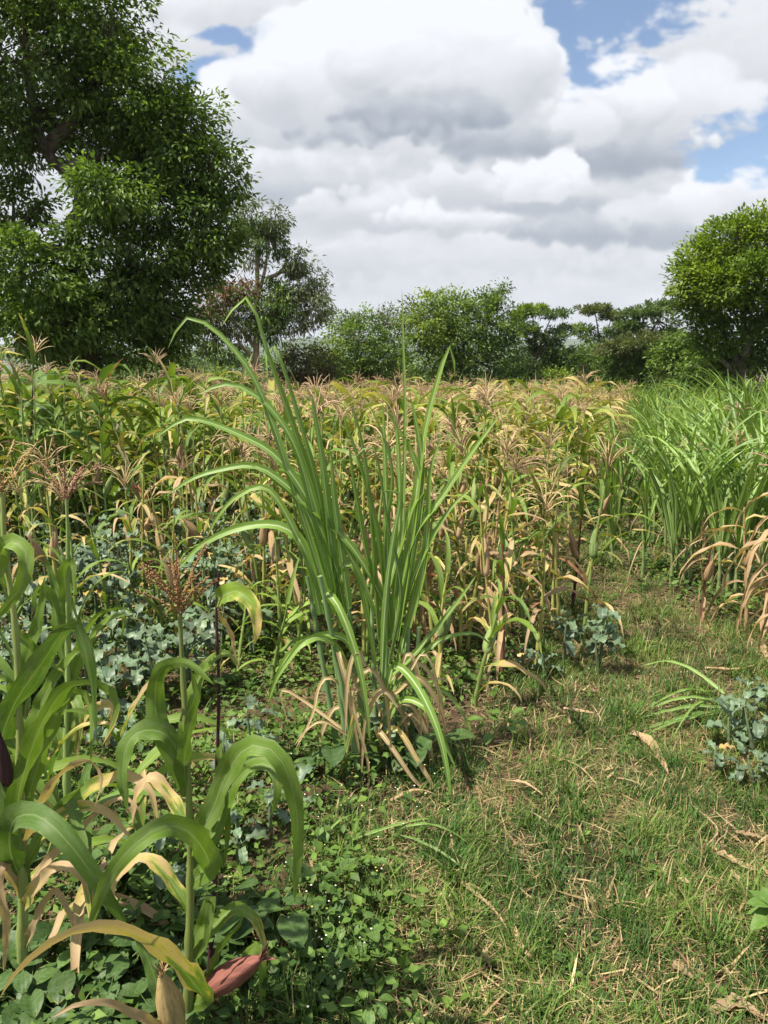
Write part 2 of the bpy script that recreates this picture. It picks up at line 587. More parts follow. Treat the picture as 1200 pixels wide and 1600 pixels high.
def crop_leaf_mat(name, greens, ramp_dry, rib=(0.30, 0.36, 0.19), rib_w=0.075, rough=0.52, transl=0.30, veins=190.0, spec=0.28, dust_sheen_mix=0.30, rib_f=0.62):
    """leaf whose object colour says how dry (R), how yellow-green (G) and how bright (B) this leaf is"""
    m_, b = new_mat(name)
    oi = b.node('ShaderNodeObjectInfo')
    sc = b.node('ShaderNodeSeparateColor')
    b.put(sc.inputs[0], oi.outputs['Color'])
    dry, hue, lum = sc.outputs
    uvn = b.node('ShaderNodeUVMap')
    u, v, _ = b.sep(uvn.outputs[0])
    uc = b.m('ABSOLUTE', b.m('MULTIPLY_ADD', u, 2.0, -1.0))
    rnd = b.m('MULTIPLY', oi.outputs['Random'], 37.0)
    nz = b.noise(b.comb(b.m('MULTIPLY', u, 1.7), b.m('MULTIPLY', v, 3.2), rnd), 1.6, 4.0, 0.6)
    fine = b.noise(b.comb(b.m('MULTIPLY', u, 26.0), b.m('MULTIPLY', v, 5.0), rnd), 1.0, 2.0, 0.6)
    green = b.mix(hue, greens[0], greens[1])
    green = b.mix(b.m('MULTIPLY', b.step(nz, 0.35, 0.75), 0.45), green, greens[2])
    green = b.mix(b.m('MULTIPLY', fine, 0.5), green, tuple(q * 0.55 for q in greens[0]))
    streak = b.noise(b.comb(b.m('MULTIPLY', u, 75.0), b.m('MULTIPLY', v, 3.0), rnd), 1.0, 2.0, 0.7)
    dust = b.noise(b.comb(b.m('MULTIPLY', u, 3.0), b.m('MULTIPLY', v, 9.0), b.m('ADD', rnd, 5.0)), 1.0, 5.0, 0.65)
    green = b.mix(b.m('MULTIPLY', b.step(streak, 0.45, 0.75), 0.30), green, tuple(min(q * 1.7 + 0.02, 1) for q in greens[2]))
    green = b.mix(b.m('MULTIPLY', b.step(dust, 0.42, 0.70), dust_sheen_mix), green, (0.25, 0.30, 0.17))  # pale mottling for dust and leaf sheen, both mixed into the colour
    mval = b.m('MULTIPLY_ADD', dry, 1.75, b.m('MULTIPLY_ADD', v, 0.55, -0.92))
    mval = b.m('ADD', mval, b.m('MULTIPLY', b.m('SUBTRACT', nz, 0.5), 1.1))
    mval = b.m('ADD', mval, b.m('MULTIPLY', uc, 0.14))
    mval = b.m('DIVIDE', mval, 0.5, clamp=True)
    drycol = b.ramp(mval, ramp_dry)
    base = b.mix(b.step(mval, 0.02, 0.32), green, drycol)
    base = b.mix(b.m('MULTIPLY', b.m('MULTIPLY', b.m('SUBTRACT', 1.0, b.step(uc, rib_w * 0.35, rib_w)), b.m('SUBTRACT', 1.0, b.m('MULTIPLY', v, 0.7))), rib_f), base, rib)
    speck = b.step(b.noise(b.comb(b.m('MULTIPLY', u, 9.0), b.m('MULTIPLY', v, 40.0), rnd), 1.0, 2.0, 0.7), 0.62, 0.70)
    base = b.mix(b.m('MULTIPLY', speck, 0.5), base, (0.28, 0.20, 0.09))
    base = b.v('SCALE', base, scale=b.m('MULTIPLY_ADD', lum, 1.0, 0.5))
    height = b.m('SINE', b.m('MULTIPLY', u, veins))
    tr = b.v('MULTIPLY', base, (1.25, 1.35, 0.55))
    finish_leaf(b, base, b.m('MULTIPLY_ADD', fine, 0.25, rough - 0.1), transl, tr, (height, 0.10, 0.0015), spec)
    return m_


DRY = [(0.0, (0.27, 0.28, 0.04)), (0.30, (0.42, 0.34, 0.10)), (0.6, (0.47, 0.345, 0.18)), (1.0, (0.43, 0.30, 0.175))]
M_maize = crop_leaf_mat('maize_leaf', [(0.062, 0.142, 0.024), (0.200, 0.295, 0.024), (0.125, 0.210, 0.038)], DRY)
M_maize_red = crop_leaf_mat('maize_leaf_red', [(0.10, 0.10, 0.03), (0.20, 0.16, 0.03), (0.12, 0.03, 0.03)],
                            [(0.0, (0.25, 0.18, 0.05)), (0.4, (0.22, 0.06, 0.04)), (1.0, (0.34, 0.16, 0.09))])
M_cane = crop_leaf_mat('cane_leaf', [(0.085, 0.190, 0.034), (0.200, 0.32, 0.030), (0.160, 0.260, 0.060)],
                       [(0.0, (0.24, 0.24, 0.05)), (0.35, (0.46, 0.33, 0.09)), (0.7, (0.46, 0.33, 0.17)), (1.0, (0.38, 0.27, 0.15))],
                       rib=(0.52, 0.58, 0.36), rib_w=0.20, veins=120.0, rough=0.42, transl=0.28, dust_sheen_mix=0.25, rib_f=0.85, spec=0.4)
M_kale = crop_leaf_mat('kale_leaf', [(0.078, 0.135, 0.080), (0.135, 0.200, 0.080), (0.115, 0.175, 0.115)],
                       [(0.0, (0.25, 0.28, 0.06)), (0.4, (0.50, 0.38, 0.07)), (1.0, (0.48, 0.32, 0.14))],
                       rib=(0.30, 0.36, 0.27), rib_w=0.08, veins=18.0, rough=0.46, transl=0.14, spec=0.45)
M_broad = crop_leaf_mat('broad_leaf', [(0.050, 0.110, 0.026), (0.14, 0.25, 0.03), (0.07, 0.145, 0.035)],
                        [(0.0, (0.25, 0.28, 0.06)), (1.0, (0.42, 0.3, 0.12))], rib=(0.10, 0.20, 0.06), rib_w=0.06, veins=22.0, rough=0.46, transl=0.25)


def tint_mat(name, transl=0.25, rough=0.6, spec=0.25, grain=0.35):
    """colour of each piece carried by the mesh, with a little grain"""
    m_, b = new_mat(name)
    a = b.node('ShaderNodeAttribute', attribute_name='tint')
    g = b.node('ShaderNodeNewGeometry')
    n_ = b.noise(g.outputs['Position'], 38.0, 2.0, 0.6)
    base = b.v('SCALE', a.outputs['Color'], scale=b.m('MULTIPLY_ADD', n_, 2 * grain, 1 - grain))
    finish_leaf(b, base, rough, transl, b.v('MULTIPLY', base, (1.3, 1.35, 0.6)), None, spec)
    return m_


M_leafy = tint_mat('tree_foliage', 0.36, 0.5, 0.35)
M_grass = tint_mat('grass_blades', 0.25, 0.55, 0.25)
M_straw = tint_mat('dry_straw', 0.12, 0.75, 0.15)
M_field = tint_mat('field_foliage', 0.28, 0.55, 0.25)


def objcol_mat(name, scale=30.0, rough=0.65, stretch=(1, 1, 0.2), contrast=0.5, transl=0.0, bump=0.4):
    """stalks, tassels, husks: object colour with streaks"""
    m_, b = new_mat(name)
    oi = b.node('ShaderNodeObjectInfo')
    t = b.node('ShaderNodeTexCoord')
    vec = b.v('ADD', b.v('MULTIPLY', t.outputs['Object'], stretch), b.comb(oi.outputs['Random'], b.m('MULTIPLY', oi.outputs['Random'], 7.0), 0.0))
    n_ = b.noise(vec, scale, 4.0, 0.6)
    base = b.v('SCALE', oi.outputs['Color'], scale=b.m('MULTIPLY_ADD', n_, 2 * contrast, 1 - contrast))
    finish_leaf(b, base, rough, transl, None, (n_, bump, 0.004), 0.3)
    return m_


M_stalk = objcol_mat('stalk')
M_tassel = objcol_mat('tassel', 60, 0.8, (1, 1, 1), 0.45, 0.15)
M_husk = objcol_mat('husk', 40, 0.75, (3, 3, 0.22), 0.8, 0.08, 0.9)


def bark_mat(name, c0, c1, scale=9.0):
    m_, b = new_mat(name)
    t = b.node('ShaderNodeTexCoord')
    vec = b.v('MULTIPLY', t.outputs['Object'], (1, 1, 0.3))
    n_ = b.noise(vec, scale, 6.0, 0.65)
    n2 = b.noise(t.outputs['Object'], 2.3, 3.0, 0.5)
    base = b.mix(b.step(n_, 0.35, 0.65), c0, c1)
    base = b.mix(b.m('MULTIPLY', b.step(n2, 0.5, 0.62), 0.5), base, (0.20, 0.20, 0.16))
    finish_leaf(b, base, 0.85, 0.0, None, (n_, 0.8, 0.03), 0.2)
    return m_


M_bark = bark_mat('bark', (0.055, 0.042, 0.032), (0.14, 0.115, 0.09))
M_bark_pale = bark_mat('bark_pale', (0.20, 0.145, 0.105), (0.36, 0.29, 0.22))


def ground_mat():
    m_, b = new_mat('soil')
    g = b.node('ShaderNodeNewGeometry')
    p = g.outputs['Position']
    n1_ = b.noise(p, 1.1, 5.0, 0.6)
    n2_ = b.noise(p, 9.0, 5.0, 0.65)
    n3_ = b.noise(p, 60.0, 3.0, 0.6)
    base = b.mix(b.step(n2_, 0.35, 0.68), (0.050, 0.032, 0.021), (0.115, 0.075, 0.045))
    base = b.mix(b.m('MULTIPLY', b.step(n1_, 0.46, 0.62), b.step(n3_, 0.35, 0.6)), base, (0.23, 0.165, 0.085))
    base = b.mix(b.m('MULTIPLY', b.step(b.noise(p, 2.3, 4.0, 0.6), 0.5, 0.62), 0.6), base, (0.055, 0.075, 0.022))
    h = b.m('ADD', b.m('MULTIPLY', n2_, 1.0), b.m('MULTIPLY', n3_, 0.35))
    finish_leaf(b, base, 0.95, 0.0, None, (h, 0.9, 0.03), 0.15)
    return m_


M_soil = ground_mat()


# ------------------------------------------------------------------ the ground
def hgt(x, y):
    x, y = np.asarray(x, float), np.asarray(y, float)
    near = 0.018 * np.sin(x * 2.1 + 0.6 * y) + 0.016 * np.sin(y * 2.7 - x * 1.1 + 1.0) + 0.010 * np.sin(x * 5.3 + y * 4.1)
    fade = np.exp(-np.maximum(np.hypot(x, y) - 10, 0) / 10)
    fall = -0.014 * np.maximum(y - 9, 0) - 0.02 * np.maximum(y - 48, 0)
    return near * fade + np.maximum(fall, -14.0)


def build_ground():
    a = np.linspace(-1, 1, 301)
    gx = np.sinh(a * 7.6) / np.sinh(7.6) * 5200
    b_ = np.linspace(-0.55, 1, 330)
    gy = np.sinh(b_ * 7.6) / np.sinh(7.6) * 5200 + 2.0
    X, Y = np.meshgrid(gx, gy)
    G = np.stack([X, Y, hgt(X, Y)], -1)
    mb = MB()
    mb.grid(G)
    o = ob('ground', mb.mesh('ground', M_soil, tint=False))
    tag(o, 'brown soil of the field strewn with straw under the crops', None, None, 'structure')


build_ground()


def build_hills():
    m_, b = new_mat('hill_woodland')
    g = b.node('ShaderNodeNewGeometry')
    n_ = b.noise(g.outputs['Position'], 0.03, 6.0, 0.65)
    base = b.mix(b.step(n_, 0.35, 0.65), (0.035, 0.060, 0.022), (0.085, 0.115, 0.045))
    finish_leaf(b, base, 0.95, 0.0, None, (n_, 1.0, 6.0), 0.1)
    xs = np.linspace(-2600, 2600, 120)
    mb = MB()
    rows = []
    for t, yy in ((0.0, 1500), (0.35, 1700), (0.75, 1900), (1.0, 2150), (0.6, 2600), (0.0, 3200)):
        ridge = 78 + 16 * np.sin(xs / 410 + 1.0) + 9 * np.sin(xs / 150 + 2.2) + 4 * np.sin(xs / 61)
        rows.append(np.stack([xs, yy + 40 * np.sin(xs / 300 + t * 3), -16 + ridge * t], -1))
    mb.grid(np.stack(rows))
    o = ob('hills', mb.mesh('hills', m_, tint=False))
    tag(o, 'low wooded hills far behind the trees', None, None, 'structure')


build_hills()


# ------------------------------------------------------------------ trees
def leaf_cloud(P, D, L, Wd, tint, rnd, fold=0.35, tilt=0.8):
    """folded leaves: base points P, directions D, lengths L, widths Wd"""
    n = len(P)
    D = D / (np.linalg.norm(D, axis=1)[:, None] + 1e-9)
    up = np.array([0, 0, 1.0]) + rnd.normal(0, tilt, (n, 3))
    S = np.cross(D, up)
    S /= np.linalg.norm(S, axis=1)[:, None] + 1e-9
    Nn = np.cross(S, D)
    L, Wd = L[:, None], Wd[:, None]
    mid = P + D * L * 0.45
    lf = mid - S * Wd * 0.5 + Nn * Wd * 0.5 * fold
    rt = mid + S * Wd * 0.5 + Nn * Wd * 0.5 * fold
    tip = P + D * L - Nn * L * 0.12
    V = np.stack([P, rt, tip, lf], 1).reshape(-1, 3)
    i = np.arange(n)[:, None] * 4
    tr = np.concatenate([i + [0, 1, 2], i + [0, 2, 3]], 1).reshape(-1, 3)
    return V, tr, np.repeat(tint, 4, axis=0)


def build_tree(name, label, group, lobes, trunk, limbs, leaf, per, cols, seed, bark, cat='tree', droop=0.25, clump=0.22, trunk_r=0.12,
               twigs=10, shell=(0.5, 1.0), tilt=0.5, flat_leaf=0.0, up=0.0, grow=1.0, keep=1.0):
    """lobes: (px, py, Y, rx_px, ry_px, clumps, colour index); trunk, limbs: lists of (px, py, Y)"""
    rnd = np.random.default_rng(seed)
    base = np.array(at(*trunk[0]))
    base[2] = hgt(base[0], base[1])
    root = empty(name, base)
    tag(root, label, cat, group)
    tp = [np.array(at(*q)) for q in trunk]
    tp[0] = base.copy()
    tpts = spline([q - base for q in tp], 16)
    s = np.linspace(0, 1, 16)
    mb = MB()
    wob = 1 + 0.10 * np.sin(s * 17 + seed)
    mb.tube(tpts, trunk_r * (1.25 - 0.75 * s) * wob * (1 + 0.7 * np.exp(-s * 14)), 9)
    trunk_o = ob('trunk', mb.mesh('trunk', bark, tint=False), root)
    P_, D_, L_, W_, C_ = [], [], [], [], []
    limb_pts = [tpts]
    for lm in limbs:
        lp = spline([np.array(at(*q)) - base for q in lm], 14)
        limb_pts.append(lp)
        mb = MB()
        r0 = trunk_r * 0.62
        mb.tube(lp, r0 * (1.1 - 0.85 * np.linspace(0, 1, 14)), 7)
        ob('limb', mb.mesh('limb', bark, tint=False), trunk_o)
    allp = np.vstack(limb_pts)
    tw = MB()
    for (px, py, Y, rx, ry, n, ci) in lobes:
        n = max(4, int(n * keep))
        c = np.array(at(px, py, Y)) - base
        k_ = Y / FPX
        rad = np.array([rx * k_, max(rx, ry) * k_ * 0.9, ry * k_]) * grow
        d = rnd.normal(0, 1, (n, 3))
        d /= np.linalg.norm(d, axis=1)[:, None]
        rr = rnd.uniform(shell[0] ** 2, shell[1] ** 2, n) ** 0.5
        lump = 1 + rnd.normal(0, 0.07, n) + 0.13 * np.sin(d[:, 0] * 5 + seed) + 0.11 * np.sin(d[:, 2] * 6 + 2 * seed)
        cc = c + d * rad * (rr * lump)[:, None]
        near = allp[np.argmin(((allp - c) ** 2).sum(1))]
        for q in cc[rnd.permutation(n)[:min(twigs, n)]]:
            mid = near * 0.45 + q * 0.55 + rnd.normal(0, 0.06, 3) * rad + np.array([0, 0, -0.05]) * rad
            tw.tube(spline([near, mid, q], 6), 0.020 * (1.2 - 0.9 * np.linspace(0, 1, 6)) * (trunk_r / 0.12) ** 0.6, 4)
        m_ = rnd.poisson(per, n) + 2
        idx = np.repeat(np.arange(n), m_)
        M_ = len(idx)
        csz = clump * rnd.uniform(0.6, 1.4, n)
        off = np.clip(rnd.normal(0, 0.55, (M_, 3)), -1.0, 1.0) * csz[idx][:, None]
        off[:, 2] *= 0.6
        outw = d[idx] * 0.6 + off / (csz[idx][:, None] + 1e-6) * 0.7 + rnd.normal(0, 0.45, (M_, 3))
        outw[:, 2] += up - droop * rnd.uniform(0.2, 2.0, M_)
        ca, cb = np.array(cols[ci][0]), np.array(cols[ci][1])
        f = np.clip(rnd.beta(0.8, 1.1, n)[idx] + rnd.normal(0, 0.13, M_), 0, 1)[:, None]
        P_.append(cc[idx] + off)
        D_.append(outw)
        sz = leaf[0] * rnd.uniform(0.65, 1.3, M_)
        L_.append(sz)
        W_.append(sz * leaf[1])
        C_.append((ca + (cb - ca) * f) * rnd.uniform(0.75, 1.25, M_)[:, None])
    V, tr, tn = leaf_cloud(np.vstack(P_), np.vstack(D_), np.concatenate(L_), np.concatenate(W_), np.vstack(C_), rnd, 0.35, tilt)
    ob('crown', mesh_np('crown', V, None, tr, None, tn, M_leafy, smooth=False), root)
    if tw.n:
        tag(ob('twigs', tw.mesh('twigs', bark, tint=False), root), kind='stuff')
    return root


DKG = ((0.060, 0.110, 0.026), (0.160, 0.250, 0.048))
MDG = ((0.068, 0.125, 0.024), (0.185, 0.280, 0.046))
YLG = ((0.100, 0.170, 0.022), (0.235, 0.310, 0.036))
OLV = ((0.070, 0.095, 0.036), (0.150, 0.175, 0.066))
RED = ((0.12, 0.075, 0.030), (0.24, 0.105, 0.045))
GRY = ((0.110, 0.140, 0.075), (0.210, 0.240, 0.130))
BRN = ((0.070, 0.062, 0.030), (0.140, 0.110, 0.055))
FTH = ((0.070, 0.120, 0.044), (0.140, 0.200, 0.072))
COLS = [DKG, MDG, YLG, OLV, RED, GRY, BRN, FTH]

# the big tree on the left
YT = 13.5
build_tree('broadleaf_tree', 'tall spreading dark green tree with crooked limbs overhanging the maize', None,
           [(30, -70, YT, 150, 90, 150, 1), (130, 50, YT, 85, 75, 110, 1), (60, 90, YT, 120, 100, 150, 0), (195, 140, YT, 78, 72, 110, 1), (265, 205, YT, 72, 62, 95, 1),
            (325, 270, YT, 55, 58, 62, 1), (335, 345, YT, 48, 62, 40, 0), (300, 420, YT, 50, 36, 26, 0), (190, 240, YT + 0.5, 90, 66, 105, 0), (230, 320, YT, 85, 60, 80, 0),
            (10, 215, YT, 60, 70, 60, 0), (25, 330, YT, 55, 50, 36, 0), (120, 200, YT + 1, 60, 50, 30, 0), (40, 420, YT - 1.2, 85, 62, 90, 1), (70, 500, YT - 1.0, 95, 55, 80, 1), (190, 400, YT - 0.3, 100, 70, 115, 0),
            (235, 470, YT, 78, 56, 95, 0), (150, 520, YT, 95, 60, 100, 0), (255, 520, YT + 0.6, 45, 45, 45, 1), (-110, 120, YT, 150, 150, 160, 0), (-120, 380, YT, 130, 150, 130, 1),
            (165, 300, YT - 1.2, 62, 34, 40, 1), (345, 395, YT - 0.2, 30, 34, 22, 1)],
           [(150, 640, YT), (142, 560, YT), (128, 470, YT), (118, 400, YT), (112, 352, YT)],
           [[(112, 352, YT), (130, 318, YT), (104, 268, YT), (70, 235, YT), (48, 150, YT), (40, 40, YT)],
            [(114, 350, YT), (160, 312, YT), (205, 287, YT), (262, 290, YT), (330, 292, YT)],
            [(118, 400, YT), (50, 380, YT), (-60, 300, YT), (-110, 150, YT)],
            [(70, 235, YT), (130, 170, YT), (170, 90, YT)], [(205, 287, YT), (230, 230, YT), (270, 190, YT)],
            [(262, 290, YT), (310, 340, YT), (335, 380, YT)], [(128, 470, YT), (200, 430, YT), (240, 460, YT)],
            [(104, 268, YT), (140, 250, YT), (185, 245, YT + 0.3)], [(36, 560, YT), (38, 480, YT), (34, 420, YT), (60, 380, YT)]],
           (0.108, 0.45), 46, COLS, 3, M_bark, trunk_r=0.22, clump=0.25, droop=0.35, twigs=16, shell=(0.52, 1.0), grow=1.0, tilt=0.5, keep=1.0)

# eucalyptus with a bare pale trunk and drooping crown
YE = 25.0
build_tree('eucalyptus_tree', 'slender pale-trunked tree with drooping grey green crown beside the big dark tree', None,
           [(398, 345, YE, 34, 38, 52, 5), (420, 372, YE, 30, 34, 60, 0), (428, 352, YE, 22, 26, 30, 3), (388, 405, YE, 30, 20, 14, 5), (340, 470, YE, 40, 34, 60, 4), (365, 500, YE, 48, 40, 80, 3), (325, 520, YE, 38, 40, 60, 3),
            (408, 480, YE, 44, 42, 95, 1), (440, 470, YE, 36, 40, 80, 1), (380, 455, YE, 34, 22, 30, 4), (462, 410, YE, 22, 26, 36, 3), (480, 445, YE, 30, 34, 62, 5), (495, 478, YE, 20, 34, 40, 5),
            (470, 500, YE, 30, 26, 26, 5), (350, 550, YE, 40, 34, 40, 0), (430, 520, YE, 34, 24, 34, 0)],
           [(398, 640, YE), (400, 580, YE), (401, 500, YE), (402, 420, YE), (400, 360, YE)],
           [[(401, 470, YE), (412, 430, YE), (418, 395, YE), (424, 362, YE)], [(400, 545, YE), (372, 510, YE), (340, 480, YE)], [(400, 560, YE), (376, 540, YE), (366, 520, YE), (330, 520, YE)],
            [(416, 436, YE), (440, 425, YE), (462, 410, YE)], [(401, 520, YE), (430, 490, YE), (470, 460, YE), (495, 470, YE)]],
           (0.17, 0.26), 34, COLS, 5, M_bark_pale, trunk_r=0.12, clump=0.26, droop=0.8, twigs=5, tilt=0.9, shell=(0.35, 1.0), grow=0.92, keep=0.66)

# scrub and trees along the far side of the field, from the big tree to the right
def bush(name, label, group, lobes, Y, seed, leaf=(0.125, 0.5), per=22, cat='shrub', stems=2, bark=None, trunk_r=0.07, clump=0.26, droop=0.2, **kw):
    L_ = [(px, py, Y + dy, rx, ry, n, ci) for px, py, dy, rx, ry, n, ci in lobes]
    bx, by = lobes[0][0], lobes[0][1]
    g_ = FPX * CAM_H / Y + 570
    tr = [(bx + 3, g_, Y), (bx - 2, (g_ + by) / 2, Y), (bx, by, Y)]
    limbs = [[(bx, (g_ + by) / 2, Y), ((bx + q[0]) / 2 - 4, (by + q[1]) / 2 + 12, Y), (q[0], q[1], Y)] for q in lobes[1:1 + stems]]
    return build_tree(name, label, group, L_, tr, limbs, leaf, per, COLS, seed, bark or M_bark, cat, trunk_r=trunk_r, clump=clump, droop=droop, grow=1.12, **kw)


G_SC = 'scrub and trees lining the far side of the field'
bush('shrub', 'feathery mid green shrub below the big dark tree', G_SC, [(255, 570, 0, 52, 34, 80, 7), (300, 585, 0, 40, 24, 60, 7), (215, 590, 0, 44, 28, 60, 1), (330, 600, -1, 40, 18, 40, 2)], 19, 21, (0.13, 0.35))
bush('shrub', 'dark shrub behind the pale slender trunk', G_SC, [(350, 575, 0, 50, 34, 80, 0), (400, 580, 0.5, 40, 30, 60, 0), (300, 560, 1.5, 40, 40, 60, 0)], 27, 22)
bush('shrub', 'round brownish shrub right of the pale slender trunk', G_SC, [(478, 570, 0, 36, 32, 100, 6), (455, 585, 0, 26, 24, 50, 6), (500, 585, 0, 26, 24, 50, 3), (470, 550, 0.6, 34, 18, 40, 7)], 26, 23, (0.11, 0.45))
bush('shrub', 'light green shrub between brown shrub and bushy tree', G_SC, [(515, 560, 0, 24, 26, 60, 2), (525, 590, 0, 26, 24, 50, 1)], 28, 24)
bush('leafy_tree', 'bushy bright green tree with thin stems left of the widest tree', G_SC, [(560, 535, 0, 42, 44, 150, 1), (545, 575, 0, 34, 32, 70, 1), (585, 565, 0, 32, 40, 80, 0), (548, 508, 1.5, 28, 18, 40, 3), (530, 500, 2, 24, 12, 26, 7), (560, 592, 0.4, 40, 22, 50, 0)], 29, 25, cat='tree')
bush('leafy_tree', 'dark grey green tree squeezed left of the widest tree', G_SC, [(612, 530, 0, 26, 38, 80, 0), (605, 505, 0.5, 20, 18, 30, 3), (622, 575, 0, 28, 34, 70, 0), (598, 575, 0.8, 26, 32, 50, 0)], 31, 26, cat='tree')
bush('leafy_tree', 'widest rounded tree in the row, sunlit left side painted yellow green, sprig on top', G_SC,  # left lobes take a lighter green: sunlight painted into the leaf colour
     [(725, 520, 0, 56, 54, 200, 1), (672, 505, -0.8, 38, 40, 130, 2), (700, 490, -0.3, 42, 30, 90, 2), (762, 505, 0, 38, 40, 110, 1), (745, 565, 0, 52, 40, 130, 0), (670, 560, -0.5, 40, 44, 100, 1), (788, 510, 0.4, 20, 28, 40, 1),
      (776, 466, 0, 8, 8, 8, 1), (788, 452, 0, 10, 7, 10, 1), (768, 472, 0, 10, 10, 12, 1), (640, 500, 0.5, 18, 26, 30, 3), (790, 560, 0.5, 28, 40, 60, 0), (700, 600, 0, 60, 18, 60, 0)], 28, 27, cat='tree', stems=5, trunk_r=0.10)
# flat-topped trees with layered crowns
def flat_tree(label, tiers, Y, seed, px, ci=7, n=40):
    lob = [(x, y, Y + dy, rx, ry, n_, c_) for x, y, dy, rx, ry, n_, c_ in tiers]
    g_ = FPX * CAM_H / Y + 570
    top = tiers[0]
    tr = [(px, g_, Y), (px + 3, 590, Y), (px - 2, 560, Y), (px + 2, 535, Y)]
    limbs = [[(px, 560, Y), ((px + t[0]) / 2, (540 + t[1]) / 2 + 8, Y), (t[0], t[1] + 4, Y + t[2])] for t in tiers[:6]]
    return build_tree('flat_topped_tree', label, G_SC, lob, tr, limbs, (0.14, 0.36), 28, COLS, seed, M_bark, grow=1.15, trunk_r=0.10, clump=0.15, droop=-0.1, shell=(0.1, 1.0), twigs=6, tilt=0.5, up=0.2)


flat_tree('pale green tree in flat layers just right of the widest tree',
          [(862, 490, 0, 30, 4, 50, 7), (832, 484, 0.5, 24, 5, 44, 2), (820, 515, 0, 24, 8, 36, 7), (858, 528, 0, 30, 8, 40, 7), (808, 498, 1, 18, 10, 26, 2), (885, 515, 0.5, 18, 5, 22, 7), (840, 545, 0.5, 34, 12, 44, 0), (830, 520, 0, 14, 8, 16, 2)], 30, 31, 838)
flat_tree('umbrella-crowned tree with bare branches showing under its top layer',
          [(930, 484, 0, 34, 5, 66, 3), (955, 494, 0, 22, 4, 34, 3), (905, 515, 0, 22, 6, 26, 2), (940, 528, 0, 26, 8, 30, 7), (975, 520, 0.5, 24, 9, 40, 7)], 32, 32, 940)
flat_tree('broad dark tree in wide layers left of the dome tree',
          [(1006, 490, 0, 40, 5, 70, 7), (1038, 478, 0.6, 28, 5, 46, 7), (985, 512, 0, 30, 9, 50, 7), (1000, 535, -0.6, 46, 12, 90, 3), (965, 545, -0.6, 34, 10, 60, 3), (1025, 550, -0.4, 36, 14, 70, 0), (990, 566, -0.2, 44, 24, 120, 0), (1040, 520, 0.4, 30, 14, 50, 7), (975, 590, 0, 44, 22, 90, 0), (1020, 590, 0, 40, 24, 80, 0)], 27, 33, 1000)
bush('shrub', 'dark shrub under the pale layered tree', G_SC, [(830, 575, 0, 44, 34, 120, 0), (800, 595, 0, 34, 24, 60, 0), (868, 590, 0, 36, 28, 80, 0), (850, 565, 0.5, 40, 20, 50, 3)], 31, 34)
bush('shrub', 'bright green low shrub at the foot of the pale layered tree', G_SC, [(868, 590, 0, 24, 12, 34, 2), (885, 600, 0, 22, 10, 26, 1)], 28.5, 35)
bush('shrub', 'dark shrub under the umbrella-crowned tree', G_SC, [(920, 580, 0, 42, 30, 110, 0), (890, 570, 1, 30, 22, 50, 1), (950, 585, 0, 34, 28, 70, 0), (935, 552, 1, 26, 14, 30, 0)], 30, 36)
bush('leafy_tree', 'small light green tree beside the dome tree', G_SC, [(1062, 540, 0, 24, 20, 56, 1), (1045, 560, 0, 22, 18, 42, 1), (1075, 570, 0, 30, 26, 60, 1), (1058, 590, 0.4, 34, 22, 50, 0)], 20, 37, (0.13, 0.45), cat='tree')
bush('shrub', 'low green shrub in front of the dome tree', G_SC, [(1068, 605, 0, 26, 18, 50, 1), (1045, 612, 0, 16, 14, 26, 1)], 18, 38, (0.10, 0.4))
for i_, (px_, py_, Y_, rx_, ry_, nn_) in enumerate([(660, 590, 34, 60, 26, 70), (770, 590, 35, 60, 30, 70), (590, 600, 34, 50, 22, 60), (880, 575, 37, 60, 22, 60), (960, 560, 38, 70, 24, 60), (470, 590, 33, 60, 22, 60), (1090, 580, 30, 60, 34, 70), (230, 590, 26, 70, 30, 60), (100, 560, 22, 90, 50, 70), (1180, 570, 26, 60, 50, 70)]):
    bush('hedge_shrub', 'dark shrub filling the gaps low behind the row of trees', 'dark shrubs behind the row of trees', [(px_, py_ - 6, 0, rx_, ry_ * 1.3, int(nn_ * 1.4), 0), (px_ + rx_ * 0.5, py_ + 2, 0.5, rx_ * 0.6, ry_ * 0.9, nn_ // 2, 0)], Y_, 50 + i_, (0.16, 0.5), per=20, stems=1)

# dome tree on the right; bright tips, sunlit top and dark underside in lobe colours
YR = 16.5
build_tree('dome_tree', 'dense dome-shaped tree on the right, bright leaf tips and sunlit top painted light green', None,
           [(1150, 385, YR, 60, 46, 120, 2), (1205, 372, YR, 62, 44, 110, 2), (1100, 412, YR, 42, 34, 80, 2), (1078, 440, YR, 30, 24, 40, 2), (1125, 445, YR - 0.4, 50, 30, 80, 2), (1180, 430, YR - 0.5, 60, 34, 90, 1), (1110, 478, YR, 44, 26, 50, 1), (1165, 480, YR, 54, 28, 60, 0),
            (1105, 512, YR, 26, 15, 22, 1), (1210, 490, YR, 56, 46, 70, 0), (1140, 525, YR, 34, 18, 26, 0), (1190, 550, YR + 0.5, 40, 30, 40, 0), (1290, 440, YR, 90, 80, 110, 1), (1260, 540, YR, 60, 50, 60, 0), (1085, 475, YR, 18, 12, 12, 2), (1110, 545, YR, 26, 18, 24, 1), (1150, 570, YR + .4, 40, 24, 40, 0), (1100, 580, YR + 1.5, 34, 22, 40, 0)],
           [(1160, 680, YR), (1156, 620, YR), (1160, 570, YR), (1175, 520, YR)],
           [[(1158, 590, YR), (1130, 565, YR), (1100, 545, YR)], [(1157, 575, YR), (1138, 540, YR), (1130, 500, YR), (1110, 460, YR)], [(1165, 550, YR), (1160, 480, YR), (1150, 420, YR)], [(1175, 520, YR), (1220, 460, YR), (1280, 430, YR)]],
           (0.115, 0.42), 34, COLS, 9, M_bark, trunk_r=0.13, clump=0.23, droop=0.1, twigs=10, up=0.2, shell=(0.6, 1.02), tilt=0.45, keep=0.9)

